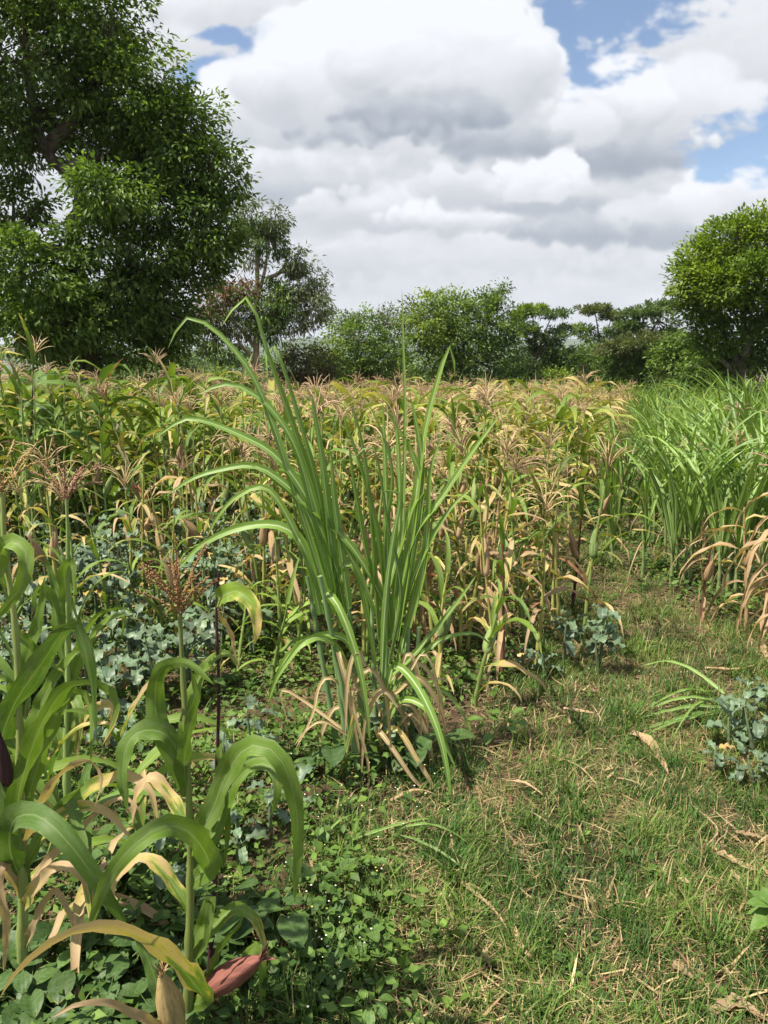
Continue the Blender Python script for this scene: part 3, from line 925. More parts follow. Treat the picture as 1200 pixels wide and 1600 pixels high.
# ------------------------------------------------------------------ crop parts shared between plants
def leaf_mesh(name, P, W, mat, **kw):
    mb = MB()
    G, U = blade(P, W, **kw)
    mb.grid(G, U)
    return mb.mesh(name, mat, tint=False)


prnd = np.random.default_rng(41)
N_S = 10
S_ = np.linspace(0, 1, N_S)


def maize_pool(mat, tagname):
    fresh, hang, crisp, young = [], [], [], []
    for i in range(10):      # arching green blades
        a0, a1 = prnd.uniform(16, 40), prnd.uniform(115, 172)
        P = arc_pts(a0, a1, prnd.uniform(1.0, 1.9), N_S, 1.0, prnd.uniform(-0.5, 0.5), prnd, 0.05)
        fresh.append(leaf_mesh(tagname, P, 0.112 * maize_w(S_), mat, C=3, fold=0.38, ripple=0.16, rip_n=prnd.uniform(2, 4), roll=prnd.uniform(-0.2, 0.2), roll2=prnd.uniform(-0.7, 0.7), seed=i, side=(0, 1, 0)))
    for i in range(6):       # half-dry, bent over near the stalk
        P = arc_pts(prnd.uniform(30, 60), prnd.uniform(165, 182), prnd.uniform(0.45, 0.8), N_S, 1.0, prnd.uniform(-0.6, 0.6), prnd, 0.10)
        hang.append(leaf_mesh(tagname, P, 0.115 * maize_w(S_), mat, C=3, fold=0.55, ripple=0.25, rip_n=3, roll=prnd.uniform(-0.4, 0.4), roll2=prnd.uniform(-2.4, 2.4), seed=20 + i, side=(0, 1, 0)))
    for i in range(6):       # papery, shrivelled
        P = arc_pts(prnd.uniform(40, 90), prnd.uniform(170, 190), 0.4, N_S, 1.0, prnd.uniform(-0.8, 0.8), prnd, 0.22)
        crisp.append(leaf_mesh(tagname, P, 0.085 * maize_w(S_), mat, C=3, fold=0.9, ripple=0.35, rip_n=3, roll=prnd.uniform(-1, 1), roll2=prnd.uniform(-4, 4), seed=40 + i, side=(0, 1, 0)))
    for i in range(4):       # short upright blades at the top
        P = arc_pts(prnd.uniform(6, 18), prnd.uniform(40, 110), 1.6, N_S, 1.0, prnd.uniform(-0.3, 0.3))
        young.append(leaf_mesh(tagname, P, 0.135 * maize_w(S_), mat, C=3, fold=0.5, ripple=0.1, roll=0, roll2=prnd.uniform(-0.5, 0.5), seed=60 + i, side=(0, 1, 0)))
    return dict(fresh=fresh, hang=hang, crisp=crisp, young=young)


POOL = maize_pool(M_maize, 'maize_leaf')
POOL_RED = maize_pool(M_maize_red, 'maize_leaf_red')


def stalk_mesh(seed, r=0.012, nodes=7, lean=0.05):
    rn = np.random.default_rng(seed)
    n = nodes * 3 + 1
    z = np.linspace(0, 1, n)
    ph = rn.uniform(0, 6.28, 2)
    x, y = lean * np.sin(z * 2.2 + ph[0]) - lean * np.sin(ph[0]), lean * np.sin(z * 2.6 + ph[1]) - lean * np.sin(ph[1])
    rad = r * (1.15 - 0.75 * z)
    rad[::3] *= 1.35
    mb = MB()
    mb.tube(np.stack([x, y, z], -1), rad, 6)
    me = mb.mesh('maize_stalk', M_stalk, tint=False)
    return me, (lambda t: np.array([np.interp(t, z, x), np.interp(t, z, y), t]))


STALKS = [stalk_mesh(i, 0.0105, 7, 0.035) for i in range(6)]


def tassel_geom(mb, seed, n=11, L=0.30, sides=3, droop=1.0, thick=0.0040, seg=5, C=None):
    rn = np.random.default_rng(seed)
    for k in range(n):
        spike = k == 0
        a0 = 4 if spike else rn.uniform(14, 42)
        a1 = 12 if spike else a0 + rn.uniform(30, 110) * droop
        l_ = L * (1.0 if spike else rn.uniform(0.6, 0.95))
        P = arc_pts(a0, a1, 1.5, seg, l_)
        az = rn.uniform(0, 6.28)
        R3 = np.array([[math.cos(az), -math.sin(az), 0], [math.sin(az), math.cos(az), 0], [0, 0, 1]])
        P = P @ R3.T + np.array([0, 0, 0.0 if spike else rn.uniform(0.0, 0.09) * L / 0.3])
        rad = thick * np.array([0.7] + [1.5, 1.3, 1.5] * 4)[:seg] * (1.2 if spike else 1.0)
        rad[-1] *= 0.4
        mb.tube(P, rad, sides, C, cap=False)


def tassel_mesh(seed, **kw):
    mb = MB()
    tassel_geom(mb, seed, **kw)
    return mb.mesh('maize_tassel', M_tassel, tint=False)


TASSELS = [tassel_mesh(100 + i, n=17 + i % 4, droop=0.7 + 0.25 * i, seg=6, thick=0.0027) for i in range(5)]


def ear_mesh(seed, L=0.20, r=0.026, silk=True):
    """a cob in its husk: ridged spindle with a loose pointed tip"""
    rn = np.random.default_rng(seed)
    n, m = 16, 28
    s = np.linspace(0, 1, n)
    rad = r * np.clip(np.sin(np.clip(s * 1.05, 0, 1) ** 0.72 * np.pi) ** 0.62, 0.0, 1) * (1 - 0.25 * s) + 0.002
    th = np.arange(m) / m * 2 * np.pi
    rid = 1 + 0.09 * np.sin(th[None] * 3 + s[:, None] * 2.2) + 0.05 * np.abs(np.sin(th[None] * 4.5 + s[:, None] * 1.2)) + 0.05 * np.sin(th[None] * 14 + 3 * s[:, None]) + rn.normal(0, .015, (n, m))
    G = np.stack([rad[:, None] * rid * np.cos(th), rad[:, None] * rid * np.sin(th), np.broadcast_to(s[:, None] * L, (n, m))], -1)
    mb = MB()
    mb.grid(G, close=True)
    for k in range(3):       # loose husk tips
        az = rn.uniform(0, 6.28)
        P = np.array([[0, 0, L * 0.72], [0.008, 0, L * 0.95], [0.03, 0, L * 1.1]])
        ss = np.linspace(0, 1, 5)
        Pk = spline(P, 5)
        Rz = np.array([[math.cos(az), -math.sin(az), 0], [math.sin(az), math.cos(az), 0], [0, 0, 1]])
        Gk, Uk = blade(Pk @ Rz.T, 0.022 * (1 - ss) ** 0.6, C=3, fold=0.6, seed=k)
        mb.grid(Gk, Uk)
    return mb.mesh('maize_ear', M_husk, tint=False)


EARS = [ear_mesh(i, 0.20 + 0.02 * i) for i in range(3)]

TASSEL_TAN, TASSEL_PINK, TASSEL_RED = (0.54, 0.41, 0.21), (0.47, 0.33, 0.20), (0.36, 0.20, 0.12)
ST_GREEN, ST_YEL, ST_TAN, ST_PURPLE = (0.17, 0.23, 0.06), (0.30, 0.30, 0.08), (0.34, 0.23, 0.12), (0.065, 0.020, 0.026)


def leaf_mw(p, az, tiltx, L):
    return Matrix.Translation(Vector(p)) @ Matrix.Rotation(az, 4, 'Z') @ Matrix.Rotation(tiltx, 4, 'X') @ Matrix.Scale(L, 4)


def maize_plant(x, y, H, dry, hue, label, group, seed, nleaf=8, tassel=True, ears=1, stalk=None, pool=None, tcol=None, az0=None, leaf_len=0.62, lean=0.0, top_young=False, lum=0.5):
    """stalk, every leaf, ear and tassel as parts of one plant"""
    rn = np.random.default_rng(seed)
    root = empty('maize_plant', (x, y, float(hgt(x, y)) - 0.01), rn.uniform(0, 6.28))
    root.rotation_euler = (rn.normal(0, 0.08) + lean, rn.normal(0, 0.08), root.rotation_euler[2])
    tag(root, label, 'maize', group)
    me, at_h = STALKS[seed % len(STALKS)]
    sc = stalk or (ST_GREEN if dry < 0.4 else ST_YEL if dry < 0.65 else ST_TAN)
    sh = H * 0.86
    ob('stalk', me, root, scale=(1, 1, sh), color=sc)

    def on_stalk(t):
        q = at_h(t)
        return (q[0], q[1], q[2] * sh)
    az0 = rn.uniform(0, 6.28) if az0 is None else az0
    pl = pool or POOL
    for i in range(nleaf):
        t = 0.14 + 0.80 * (i + rn.uniform(-0.3, 0.3)) / max(nleaf - 1, 1)
        t = min(max(t, 0.06), 0.98)
        d = np.clip(dry + 0.42 * (0.5 - t) + rn.normal(0, 0.17), 0, 1)
        kind = 'crisp' if d > 0.78 else 'hang' if d > 0.5 else 'fresh'
        if t > 0.9 and d < 0.6 and (top_young or rn.random() < 0.4):
            kind = 'young'
        mesh = pl[kind][rn.integers(len(pl[kind]))]
        L = leaf_len * rn.uniform(0.75, 1.2) * (1.0 if 0.3 < t < 0.8 else 0.78)
        ob('leaf', mesh, root, mw=leaf_mw(on_stalk(t), az0 + i * math.pi + rn.normal(0, 0.5), 0, L), color=(d, float(np.clip(hue + rn.normal(0, 0.2), 0, 1)), float(np.clip(lum + rn.normal(0, 0.13), 0.1, 1))))
    if tassel:
        tc_ = np.array(tcol or (TASSEL_TAN if rn.random() < 0.55 else TASSEL_PINK)) * rn.uniform(0.8, 1.2)
        ob('tassel', TASSELS[rn.integers(len(TASSELS))], root, loc=on_stalk(0.99), rot=(rn.normal(0, 0.12), rn.normal(0, 0.12), rn.uniform(0, 6)), scale=rn.uniform(0.6, 1.0), color=tuple(tc_))
    for k in range(ears):
        t = rn.uniform(0.40, 0.58)
        ec = np.array((0.36, 0.24, 0.13) if dry > 0.35 else (0.20, 0.27, 0.09)) * rn.uniform(0.8, 1.15)
        ob('ear', EARS[rn.integers(3)], root, loc=on_stalk(t), rot=(rn.uniform(0.2, 0.55), 0, rn.uniform(0, 6.28)), color=tuple(ec))
    return root


# cheaper plants for the middle of the field: stalk, foliage and tassel
GREENS = np.array([(0.068, 0.145, 0.034), (0.13, 0.21, 0.038), (0.215, 0.29, 0.044)])
DRYC = np.array([(0.26, 0.28, 0.055), (0.43, 0.36, 0.12), (0.47, 0.35, 0.19), (0.43, 0.30, 0.18)])


def leaf_tint(rn, d, hue):
    g = GREENS[0] + (GREENS[2] - GREENS[0]) * np.clip(hue + rn.normal(0, 0.2), 0, 1)
    if d > 0.42:
        g = DRYC[min(int((d - 0.42) / 0.58 * 4), 3)] * rn.uniform(0.8, 1.15)
    return g * rn.uniform(0.8, 1.2)


def add_leafage(mb, rn, H, dry, hue, nleaf, seg, Lm=0.6, base=(0, 0, 0), C=3, az0=None):
    az0 = rn.uniform(0, 6.28) if az0 is None else az0
    s = np.linspace(0, 1, seg)
    for i in range(nleaf):
        t = np.clip(0.2 + 0.72 * (i + rn.uniform(-0.3, 0.3)) / (nleaf - 1), 0.08, 0.97)
        d = np.clip(dry + 0.42 * (0.5 - t) + rn.normal(0, 0.17), 0, 1)
        if d > 0.6:
            P = arc_pts(rn.uniform(35, 70), rn.uniform(165, 188), 0.5, seg, 1, rn.uniform(-.6, .6), rn, 0.1)
            wd = 0.060
        else:
            P = arc_pts(rn.uniform(18, 45), rn.uniform(115, 172), rn.uniform(0.9, 1.7), seg, 1, rn.uniform(-.5, .5))
            wd = 0.074
        L = Lm * rn.uniform(0.7, 1.15)
        G, U = blade(P * L, wd * maize_w(s) * rn.uniform(0.8, 1.2), C=C, fold=0.45, ripple=0.15 if C > 2 else 0, roll=0, roll2=rn.uniform(-1.2, 1.2), seed=int(rn.integers(1e6)), side=(0, 1, 0))
        a = az0 + i * math.pi + rn.normal(0, 0.5)
        Rz = np.array([[math.cos(a), -math.sin(a), 0], [math.sin(a), math.cos(a), 0], [0, 0, 1]])
        G = G @ Rz.T + np.array(base) + np.array([0, 0, t * H * 0.86])
        c0 = leaf_tint(rn, d, hue)
        c1 = leaf_tint(rn, min(d + 0.25, 1), hue)
        C_ = c0 + (c1 - c0) * (s ** 2)[:, None, None] * np.ones((seg, G.shape[1], 1))
        mb.grid(G, U, C_.reshape(-1, 3))


MID = []
for i in range(14):
    rn_ = np.random.default_rng(300 + i)
    dry_ = [0.15, 0.3, 0.42, 0.5, 0.55, 0.62, 0.35, 0.7, 0.45, 0.58, 0.25, 0.66, 0.52, 0.75][i]
    mb_ = MB()
    add_leafage(mb_, rn_, 1.0, dry_, [0.3, 0.6, 0.8][i % 3], 11, 7, 0.46)
    MID.append((dry_, mb_.mesh('maize_foliage', M_field)))


def mid_plant(x, y, H, dry, label, group, seed, tassel=True, tcol=None):
    rn = np.random.default_rng(seed)
    root = empty('maize_plant', (x, y, float(hgt(x, y)) - 0.01), rn.uniform(0, 6.28))
    root.rotation_euler = (rn.normal(0, 0.06), rn.normal(0, 0.06), root.rotation_euler[2])
    tag(root, label, 'maize', group)
    order = sorted(range(len(MID)), key=lambda k_: abs(MID[k_][0] - dry) + rn.uniform(0, 0.18))
    fm = MID[order[0]][1]
    ob('stalk', STALKS[seed % 6][0], root, scale=(1, 1, H * 0.86), color=ST_GREEN if dry < 0.35 else ST_YEL if dry < 0.6 else ST_TAN)
    ob('foliage', fm, root, scale=(H * 1.02, H * 1.02, H))
    if tassel:
        tc_ = np.array(tcol or (TASSEL_TAN if rn.random() < 0.5 else TASSEL_PINK)) * rn.uniform(0.8, 1.25)
        ob('tassel', TASSELS[rn.integers(len(TASSELS))], root, loc=(0, 0, H * 0.85), rot=(rn.normal(0, 0.15), rn.normal(0, 0.15), rn.uniform(0, 6)), scale=rn.uniform(0.55, 1.0), color=tuple(tc_))
    return root


# ------------------------------------------------------------------ the maize field
def in_field(x, y):
    """where maize stands (metres, camera at the origin looking along +y)"""
    if y > 31 or abs(x) > 0.62 * y + 1.2:
        return False
    right = max(1.02 + 0.22 * (y - 3.6), 0.30 * y if y < 11 else 0.30 * y + 0.10 * (y - 11))
    if x > right:
        return False
    if x < -0.75:
        return y > 5.2 - 0.3 * max(0, -x - 2.2)
    if x < -0.15:
        return y > 3.9
    return y > 3.55


cand = []
frn = np.random.default_rng(77)
row_dir = R(62)                         # rows run obliquely across the field
cr, sr = math.cos(row_dir), math.sin(row_dir)
for a_ in np.arange(-45, 45, 0.56):
    for b_ in np.arange(-45, 45, 0.31):
        x_ = a_ * sr + b_ * cr + frn.normal(0, 0.09)
        y_ = -a_ * cr + b_ * sr + 10 + frn.normal(0, 0.09)
        if y_ > 3 and in_field(x_, y_) and frn.random() < 0.9:
            cand.append((math.hypot(x_, y_), x_, y_))
for k_ in range(34):                      # closer-set plants just behind the sugarcane clump
    y_ = frn.uniform(3.6, 5.6)
    x_ = frn.uniform(-.7, 1.0 + .22 * (y_ - 3.6))
    if in_field(x_, y_):
        cand.append((math.hypot(x_, y_), x_, y_))
cand.sort()


def field_traits(x, y, rn):
    """height and dryness by place: tall and greener at the left, short and parched to the right and far"""
    lft = 1 / (1 + math.exp((x / max(y, 1) + 0.18) * 14))     # 1 at the left of the view
    far = min(max((y - 6) / 12, 0), 1)
    H = 1.36 + 0.30 * lft - (0.24 + 0.22 * lft) * far + rn.normal(0, 0.15)
    if x > 0.2 and y < 7:
        H -= 0.22
    dry = 0.25 + 0.27 * (1 - lft) + 0.09 * far * (1 - lft) + rn.normal(0, 0.14)
    return H, float(np.clip(dry, 0.05, 0.85)), lft


def near_label(x, y, lft, dry, tas, ears, red):
    top = 'with tan tassel' if tas else 'without tassel'
    ear = 'and an ear' if ears else 'and no ear'
    hue = 'reddish-leaved ' if red else ''
    if lft > 0.6:
        return (f'{hue or "green "}tall maize {top} {ear} in the left stand behind the kale', 'tall maize behind the kale patch')
    if y < 6.4 and x > 0.1:
        return (f'{hue or "yellowing "}short maize {top} {ear} between sugarcane clump and path', 'yellowing maize behind the sugarcane clump')
    return (f'{hue}drying maize {top} {ear} in the middle of the field', 'drying maize in mid field')


n_ind = 0
rest = []
taken = [gnd(820, 1000), gnd(893, 945), gnd(735, 905), gnd(160, 860), gnd(700, 1060), gnd(745, 1090)]
for i_, (d_, x_, y_) in enumerate(cand):
    rn_ = np.random.default_rng(1000 + i_)
    H_, dry_, lft_ = field_traits(x_, y_, rn_)
    if any((x_ - t_.x) ** 2 + (y_ - t_.y) ** 2 < 0.05 for t_ in taken):
        continue
    # the sight line down to the kale patch and the clump stays open
    if n_ind < 150 and d_ < 7.2:
        red, tas_, ears_ = rn_.random() < 0.07, rn_.random() < 0.7, int(rn_.random() < 0.6)
        lb, gr = near_label(x_, y_, lft_, dry_, tas_, ears_, red)
        maize_plant(x_, y_, H_, dry_, 0.35 + 0.35 * (1 - lft_), lb, gr, 2000 + i_, nleaf=8 if rn_.random() < 0.5 else 9, ears=ears_, tassel=tas_, pool=POOL_RED if red else None, leaf_len=0.45 + 0.1 * lft_)
        n_ind += 1
    elif n_ind < 288:
        tas_ = rn_.random() < 0.75
        tw_ = 'with feathery tassel' if tas_ else 'without tassel'
        side_ = 'left part' if x_ / y_ < -.25 else 'middle' if x_ / y_ < .1 else 'right part'
        lb, gr = ((f'green maize {tw_} farther back in the {side_} of the field', 'maize farther back on the left') if lft_ > 0.6 else
                  (f'parched maize {tw_} farther back in the {side_} of the field', 'parched maize farther back'))
        mid_plant(x_, y_, H_, dry_, lb, gr, 4000 + i_, tassel=tas_)
        n_ind += 1
    else:
        rest.append((x_, y_, H_, dry_, lft_))

# the far rows as one mass
FAR_PROTO = []
for i_ in range(36):
    rn_ = np.random.default_rng(9000 + i_)
    near_ = i_ % 2 == 0
    dry_ = 0.22 + 0.55 * (i_ // 2) / 17
    lb_ = MB()
    add_leafage(lb_, rn_, 1.0, dry_, rn_.uniform(.5, .85), 8 if near_ else 7, 5 if near_ else 4, 0.36, C=3 if near_ else 2)
    lb_.tube([(0, 0, 0), (rn_.normal(0, .04), 0, .88)], [0.011, 0.006], 3, GREENS[2] if dry_ < 0.5 else DRYC[1], cap=False)
    tb_ = MB()
    tassel_geom(tb_, 9000 + i_, n=11 if near_ else 7, seg=4, sides=3, thick=0.0036 if near_ else 0.006, droop=1.2, L=0.25)
    FAR_PROTO.append((near_, dry_, [np.vstack(lb_.V), np.vstack(lb_.Q), np.vstack(lb_.C)], [np.vstack(tb_.V), np.vstack(tb_.Q)]))
fb = MB()
frr = np.random.default_rng(9999)
for x_, y_, H_, dry_, lft_ in rest:
    near_ = y_ < 17
    H_ = H_ * frr.uniform(0.8, 1.12)
    dry_ += 0.12 * (frr.random() < 0.6)
    pr_ = min((p for p in FAR_PROTO if p[0] == near_), key=lambda p: abs(p[1] - dry_) + frr.uniform(0, 0.16))
    a_ = frr.uniform(0, 6.28)
    Rz_ = np.array([[math.cos(a_), -math.sin(a_), 0], [math.sin(a_), math.cos(a_), 0], [frr.normal(0, .05), frr.normal(0, .05), 1]])
    o_ = np.array([x_, y_, float(hgt(x_, y_))])
    fb.add(pr_[2][0] @ Rz_ * H_ + o_, pr_[2][1], None, None, pr_[2][2] * frr.uniform(.8, 1.2))
    if frr.random() < 0.85:
        tcol = (np.array(TASSEL_TAN) if frr.random() < 0.45 else np.array(TASSEL_PINK)) * frr.uniform(0.8, 1.3)
        fb.add(pr_[3][0] @ Rz_ + o_ + Rz_[2] * H_ * 0.86, pr_[3][1], None, None, tcol)
far_maize = ob('distant_maize', fb.mesh('distant_maize', M_field))
tag(far_maize, 'far rows of parched maize with pinkish tassels reaching to the trees', 'maize', None, 'stuff')

# ------------------------------------------------------------------ maize plants one can single out in the middle distance
def solo(px, py, top_py, label, seed, **kw):
    g = gnd(px, py)
    H = at(px, top_py, g.y).z
    return maize_plant(g.x, g.y, H, kw.pop('dry', 0.3), kw.pop('hue', 0.5), label, None, seed, **kw)


solo(822, 1005, 690, 'green maize with broad drooping top leaves at the edge of the path', 5101, dry=0.14, hue=0.55, nleaf=10, tassel=False, ears=1, leaf_len=0.46, top_young=True)
solo(893, 948, 755, 'maize with bare dark purple stalk and brown ear beside the path', 5102, dry=0.42, hue=0.3, nleaf=6, tassel=False, ears=1, stalk=ST_PURPLE, leaf_len=0.45)
solo(733, 905, 585, 'tall maize with drooping tassel rising above the field right of the sugarcane', 5103, dry=0.34, hue=0.2, nleaf=9, tassel=True, ears=1, leaf_len=0.5)
solo(165, 862, 545, 'tall maize with yellow husk top and tan tassel in front of the big tree', 5104, dry=0.45, hue=0.6, nleaf=9, tassel=True, ears=1)
solo(40, 868, 505, 'tallest maize at the left edge with dark stalk and spreading tassel', 5105, dry=0.12, hue=0.1, nleaf=9, tassel=True, stalk=ST_PURPLE)
solo(85, 862, 530, 'tall maize with bushy yellow tassel near the left edge', 5106, dry=0.10, hue=0.15, nleaf=9, tassel=True)
solo(8, 900, 540, 'maize with rust brown leaves cut by the left edge', 5107, dry=0.62, hue=0.1, nleaf=8, pool=POOL_RED, tassel=True, stalk=ST_PURPLE)
solo(255, 1010, 868, 'small bright green maize with upright leaves among the kale', 5108, dry=0.0, hue=0.85, nleaf=8, tassel=False, ears=0, leaf_len=0.36, top_young=True, lum=0.65)
solo(425, 1070, 905, 'young yellow-green maize left of the sugarcane clump', 5109, dry=0.0, hue=0.95, nleaf=9, tassel=False, ears=0, leaf_len=0.34, top_young=True, lum=0.7)
solo(460, 1040, 880, 'young yellow-green maize close against the sugarcane clump', 5110, dry=0.05, hue=0.9, nleaf=8, tassel=False, ears=0, leaf_len=0.34, top_young=True, lum=0.65)
solo(372, 1050, 915, 'low bright green maize with curled leaf left of the sugarcane', 5111, dry=0.1, hue=0.85, nleaf=7, tassel=False, ears=0, leaf_len=0.32, lum=0.6)
solo(742, 1105, 880, 'yellow-leaved maize right beside the sugarcane clump', 5112, dry=0.28, hue=0.75, nleaf=8, tassel=False, ears=1, leaf_len=0.44, lum=0.6)
solo(690, 1085, 860, 'slim maize half hidden by the sugarcane leaves', 5113, dry=0.35, hue=0.7, nleaf=8, tassel=False, ears=1, leaf_len=0.42, stalk=ST_YEL)
solo(785, 1050, 800, 'maize with reddish stalk and curling leaves near the kale by the path', 5114, dry=0.45, hue=0.5, nleaf=9, tassel=False, ears=1, leaf_len=0.42, stalk=(0.16, 0.06, 0.05))
solo(430, 960, 765, 'withered reddish maize with feathery tassel left of the sugarcane', 5115, dry=0.85, hue=0.5, nleaf=6, tassel=True, ears=0, pool=POOL_RED, stalk=ST_TAN, tcol=TASSEL_RED, leaf_len=0.4)
solo(232, 910, 720, 'broken brown maize stalk standing in the kale', 5116, dry=0.95, hue=0.5, nleaf=5, tassel=False, ears=1, stalk=(0.20, 0.12, 0.07), leaf_len=0.35)
solo(320, 925, 765, 'second brown maize stalk, between kale and sugarcane', 5117, dry=0.9, hue=0.5, nleaf=5, tassel=False, ears=1, stalk=(0.18, 0.09, 0.06), leaf_len=0.35)
# right-hand side of the path
solo(1095, 965, 815, 'dead maize stalk with tan husk in front of the right sugarcane', 5118, dry=1.0, hue=0.5, nleaf=5, tassel=False, ears=1, stalk=(0.16, 0.07, 0.05), leaf_len=0.34)
solo(1190, 990, 700, 'tan withered maize with drooping tassel at the right edge', 5119, dry=0.88, hue=0.6, nleaf=17, tassel=True, ears=1, leaf_len=0.5, stalk=ST_TAN)
solo(1165, 985, 760, 'withered maize with orange leaves beside the right edge', 5120, dry=0.80, hue=0.7, nleaf=16, tassel=False, ears=1, leaf_len=0.46, stalk=ST_TAN)
solo(1215, 1010, 690, 'papery maize leaning in from the right edge', 5121, dry=0.78, hue=0.6, nleaf=15, tassel=True, ears=1, leaf_len=0.5, stalk=ST_TAN)
solo(1230, 1060, 850, 'short dry maize with orange hanging leaf at the right edge', 5122, dry=0.85, hue=0.6, nleaf=13, tassel=False, ears=0, leaf_len=0.42, stalk=ST_TAN)
solo(1185, 880, 640, 'maize with pale tassel among the right sugarcane', 5123, dry=0.6, hue=0.6, nleaf=8, tassel=True, ears=1, leaf_len=0.5)

solo(1055, 880, 690, 'thin maize with tassel inside the path-side corner of the right sugarcane', 5124, dry=0.6, hue=0.6, nleaf=6, tassel=True, ears=0, leaf_len=0.42)
solo(1120, 880, 675, 'maize with tan tassel in the middle of the right sugarcane', 5125, dry=0.7, hue=0.6, nleaf=6, tassel=True, ears=1, leaf_len=0.42)
solo(1150, 830, 610, 'maize with pinkish tassel standing high in the right sugarcane', 5126, dry=0.55, hue=0.6, nleaf=7, tassel=True, ears=0, leaf_len=0.45, tcol=TASSEL_PINK)
# ------------------------------------------------------------------ foreground maize, leaf by leaf
HS = np.linspace(0, 1, 22)


def hero_leaf(root, pts, width, dry=0.0, hue=0.3, lum=0.5, roll=0.4, roll2=None, fold=0.35, ripple=0.17, rip_n=4.5, seed=0, name='leaf', mat=None, prof=maize_w, label=None, C=7):
    base = np.array(root.location)
    P = spline([np.array(at(*q)) - base for q in pts], len(HS))
    fo = fold * (1 - 0.5 * HS)
    look = P + base - np.array([0, 0, CAM_H])
    wide = 1.12 if prof is maize_w else 1.30
    G, U = blade(P, width * wide * prof(HS), C=C, fold=fo, roll=roll * 0.35, roll2=(roll if roll2 is None else roll2) * 0.35, ripple=ripple, rip_n=rip_n, seed=seed, view=look, face=0.62)
    mb = MB()
    mb.grid(G, U)
    if prof is maize_w and dry < .5:
        dry, hue = dry + 0.11, min(hue + 0.12, 1)
    o = ob(name, mb.mesh('hero_leaf', mat or M_maize, tint=False), root, color=(dry, hue, lum))
    if label:
        o['label'] = label
    return o


def hero_stalk(root, pts, r, color, nodes=6, name='stalk', sides=10, taper=0.72):
    base = np.array(root.location)
    n = nodes * 4 + 1
    P = spline([np.array(at(*q)) - base if len(q) == 3 and q[2] > 0 else np.array(q) for q in pts], n)
    P[0, 2] = min(P[0, 2], 0.0)
    rad = r * (1.1 - taper * np.linspace(0, 1, n))
    rad[::4] *= 1.28
    mb = MB()
    mb.tube(P, rad, sides)
    return ob(name, mb.mesh('hero_stalk', M_stalk, tint=False), root, color=color)


def hero_tassel(root, q, scale, seed, color, droop=0.5, n=12, rot=(0, 0, 0)):
    """tassel with spikelets along its branches"""
    rn = np.random.default_rng(seed)
    mb = MB()
    for k in range(n):
        spike = k == 0
        a0 = 3 if spike else rn.uniform(12, 48)
        P = arc_pts(a0, a0 + (8 if spike else rn.uniform(10, 80) * droop), 1.5, 12, 0.30 * (1.05 if spike else rn.uniform(0.5, 0.85)))
        az = rn.uniform(0, 6.28)
        Rz = np.array([[math.cos(az), -math.sin(az), 0], [math.sin(az), math.cos(az), 0], [0, 0, 1]])
        P = P @ Rz.T + np.array([0, 0, 0 if spike else rn.uniform(0, 0.06)])
        mb.tube(P, 0.0022, 4, cap=False)
        for j in range(3, 50):
            t = j / 50 * 11
            i0 = int(t)
            c = P[i0] + (P[min(i0 + 1, 11)] - P[i0]) * (t - i0)
            d = P[min(i0 + 1, 11)] - P[max(i0 - 1, 0)]
            d = d / np.linalg.norm(d) + rn.normal(0, 0.45, 3)
            d /= np.linalg.norm(d)
            s_ = np.cross(d, rn.normal(0, 1, 3))
            s_ /= np.linalg.norm(s_)
            u_ = np.cross(d, s_)
            l_ = 0.015
            V = [c, c + d * l_ * 0.5 + s_ * 0.0036, c + d * l_ * 0.5 - s_ * 0.0036, c + d * l_ * 0.5 + u_ * 0.0036, c + d * l_]
            mb.add(V, None, [[0, 1, 3], [0, 3, 2], [1, 4, 3], [3, 4, 2], [0, 2, 1], [1, 2, 4]])
    p_ = at(*q) - root.location
    return ob('tassel', mb.mesh('hero_tassel', M_tassel, smooth=False, tint=False), root, loc=p_, scale=scale, rot=rot, color=color)


def silk(ear, L, color):
    rn = np.random.default_rng(4)
    mb = MB()
    for k in range(22):
        p = np.array([rn.normal(0, .003), rn.normal(0, .003), L * 0.93])
        q = p + np.array([rn.normal(0, .012), rn.normal(0, .012), rn.uniform(.012, .035)])
        mb.tube(spline([p, (p + q) / 2 + rn.normal(0, .003, 3), q], 4), .0006, 3, cap=False)
    tag(ob('silk', mb.mesh('silk', M_tassel, tint=False), ear, color=color), kind='stuff')


def plant_root(name, px, py, label, cat):
    g = gnd(px, py)
    r = empty(name, (g.x, g.y, float(hgt(g.x, g.y))))
    return tag(r, label, cat)


# plant in front, left of centre: brown tassel, tan ear at its foot
A = plant_root('maize_plant', 292, 1645, 'nearest maize with brown tassel and tan ear, low left of centre', 'maize')
ya = A.location.y
hero_stalk(A, [(292, 1645, ya), (296, 1480, ya), (298, 1330, ya), (292, 1180, ya), (286, 1060, ya + .02), (281, 960, ya + .02)], 0.0115, (0.15, 0.19, 0.05), 7)
hero_tassel(A, (281, 966, ya + .02), 0.62, 5, (0.33, 0.19, 0.09), 0.5, 15)
hero_leaf(A, [(288, 1200, ya), (262, 1150, ya - .02), (222, 1142, ya - .04), (198, 1165, ya - .06), (192, 1215, ya - .08), (199, 1268, ya - .08)], 0.062, 0.0, 0.25, 0.55, roll=-0.3, roll2=0.2, seed=1)
hero_leaf(A, [(287, 1235, ya), (278, 1200, ya + .01), (250, 1140, ya), (242, 1090, ya), (252, 1046, ya - .03), (290, 1036, ya - .08), (335, 1070, ya - .1)], 0.060, 0.0, 0.35, 0.5, roll=-0.9, roll2=-0.5, seed=2)
hero_leaf(A, [(293, 1245, ya), (288, 1190, ya - .03), (296, 1140, ya - .05), (308, 1090, ya - .06), (300, 1050, ya - .08)], 0.052, 0.0, 0.3, 0.42, roll=1.2, roll2=1.3, seed=3, fold=0.5)
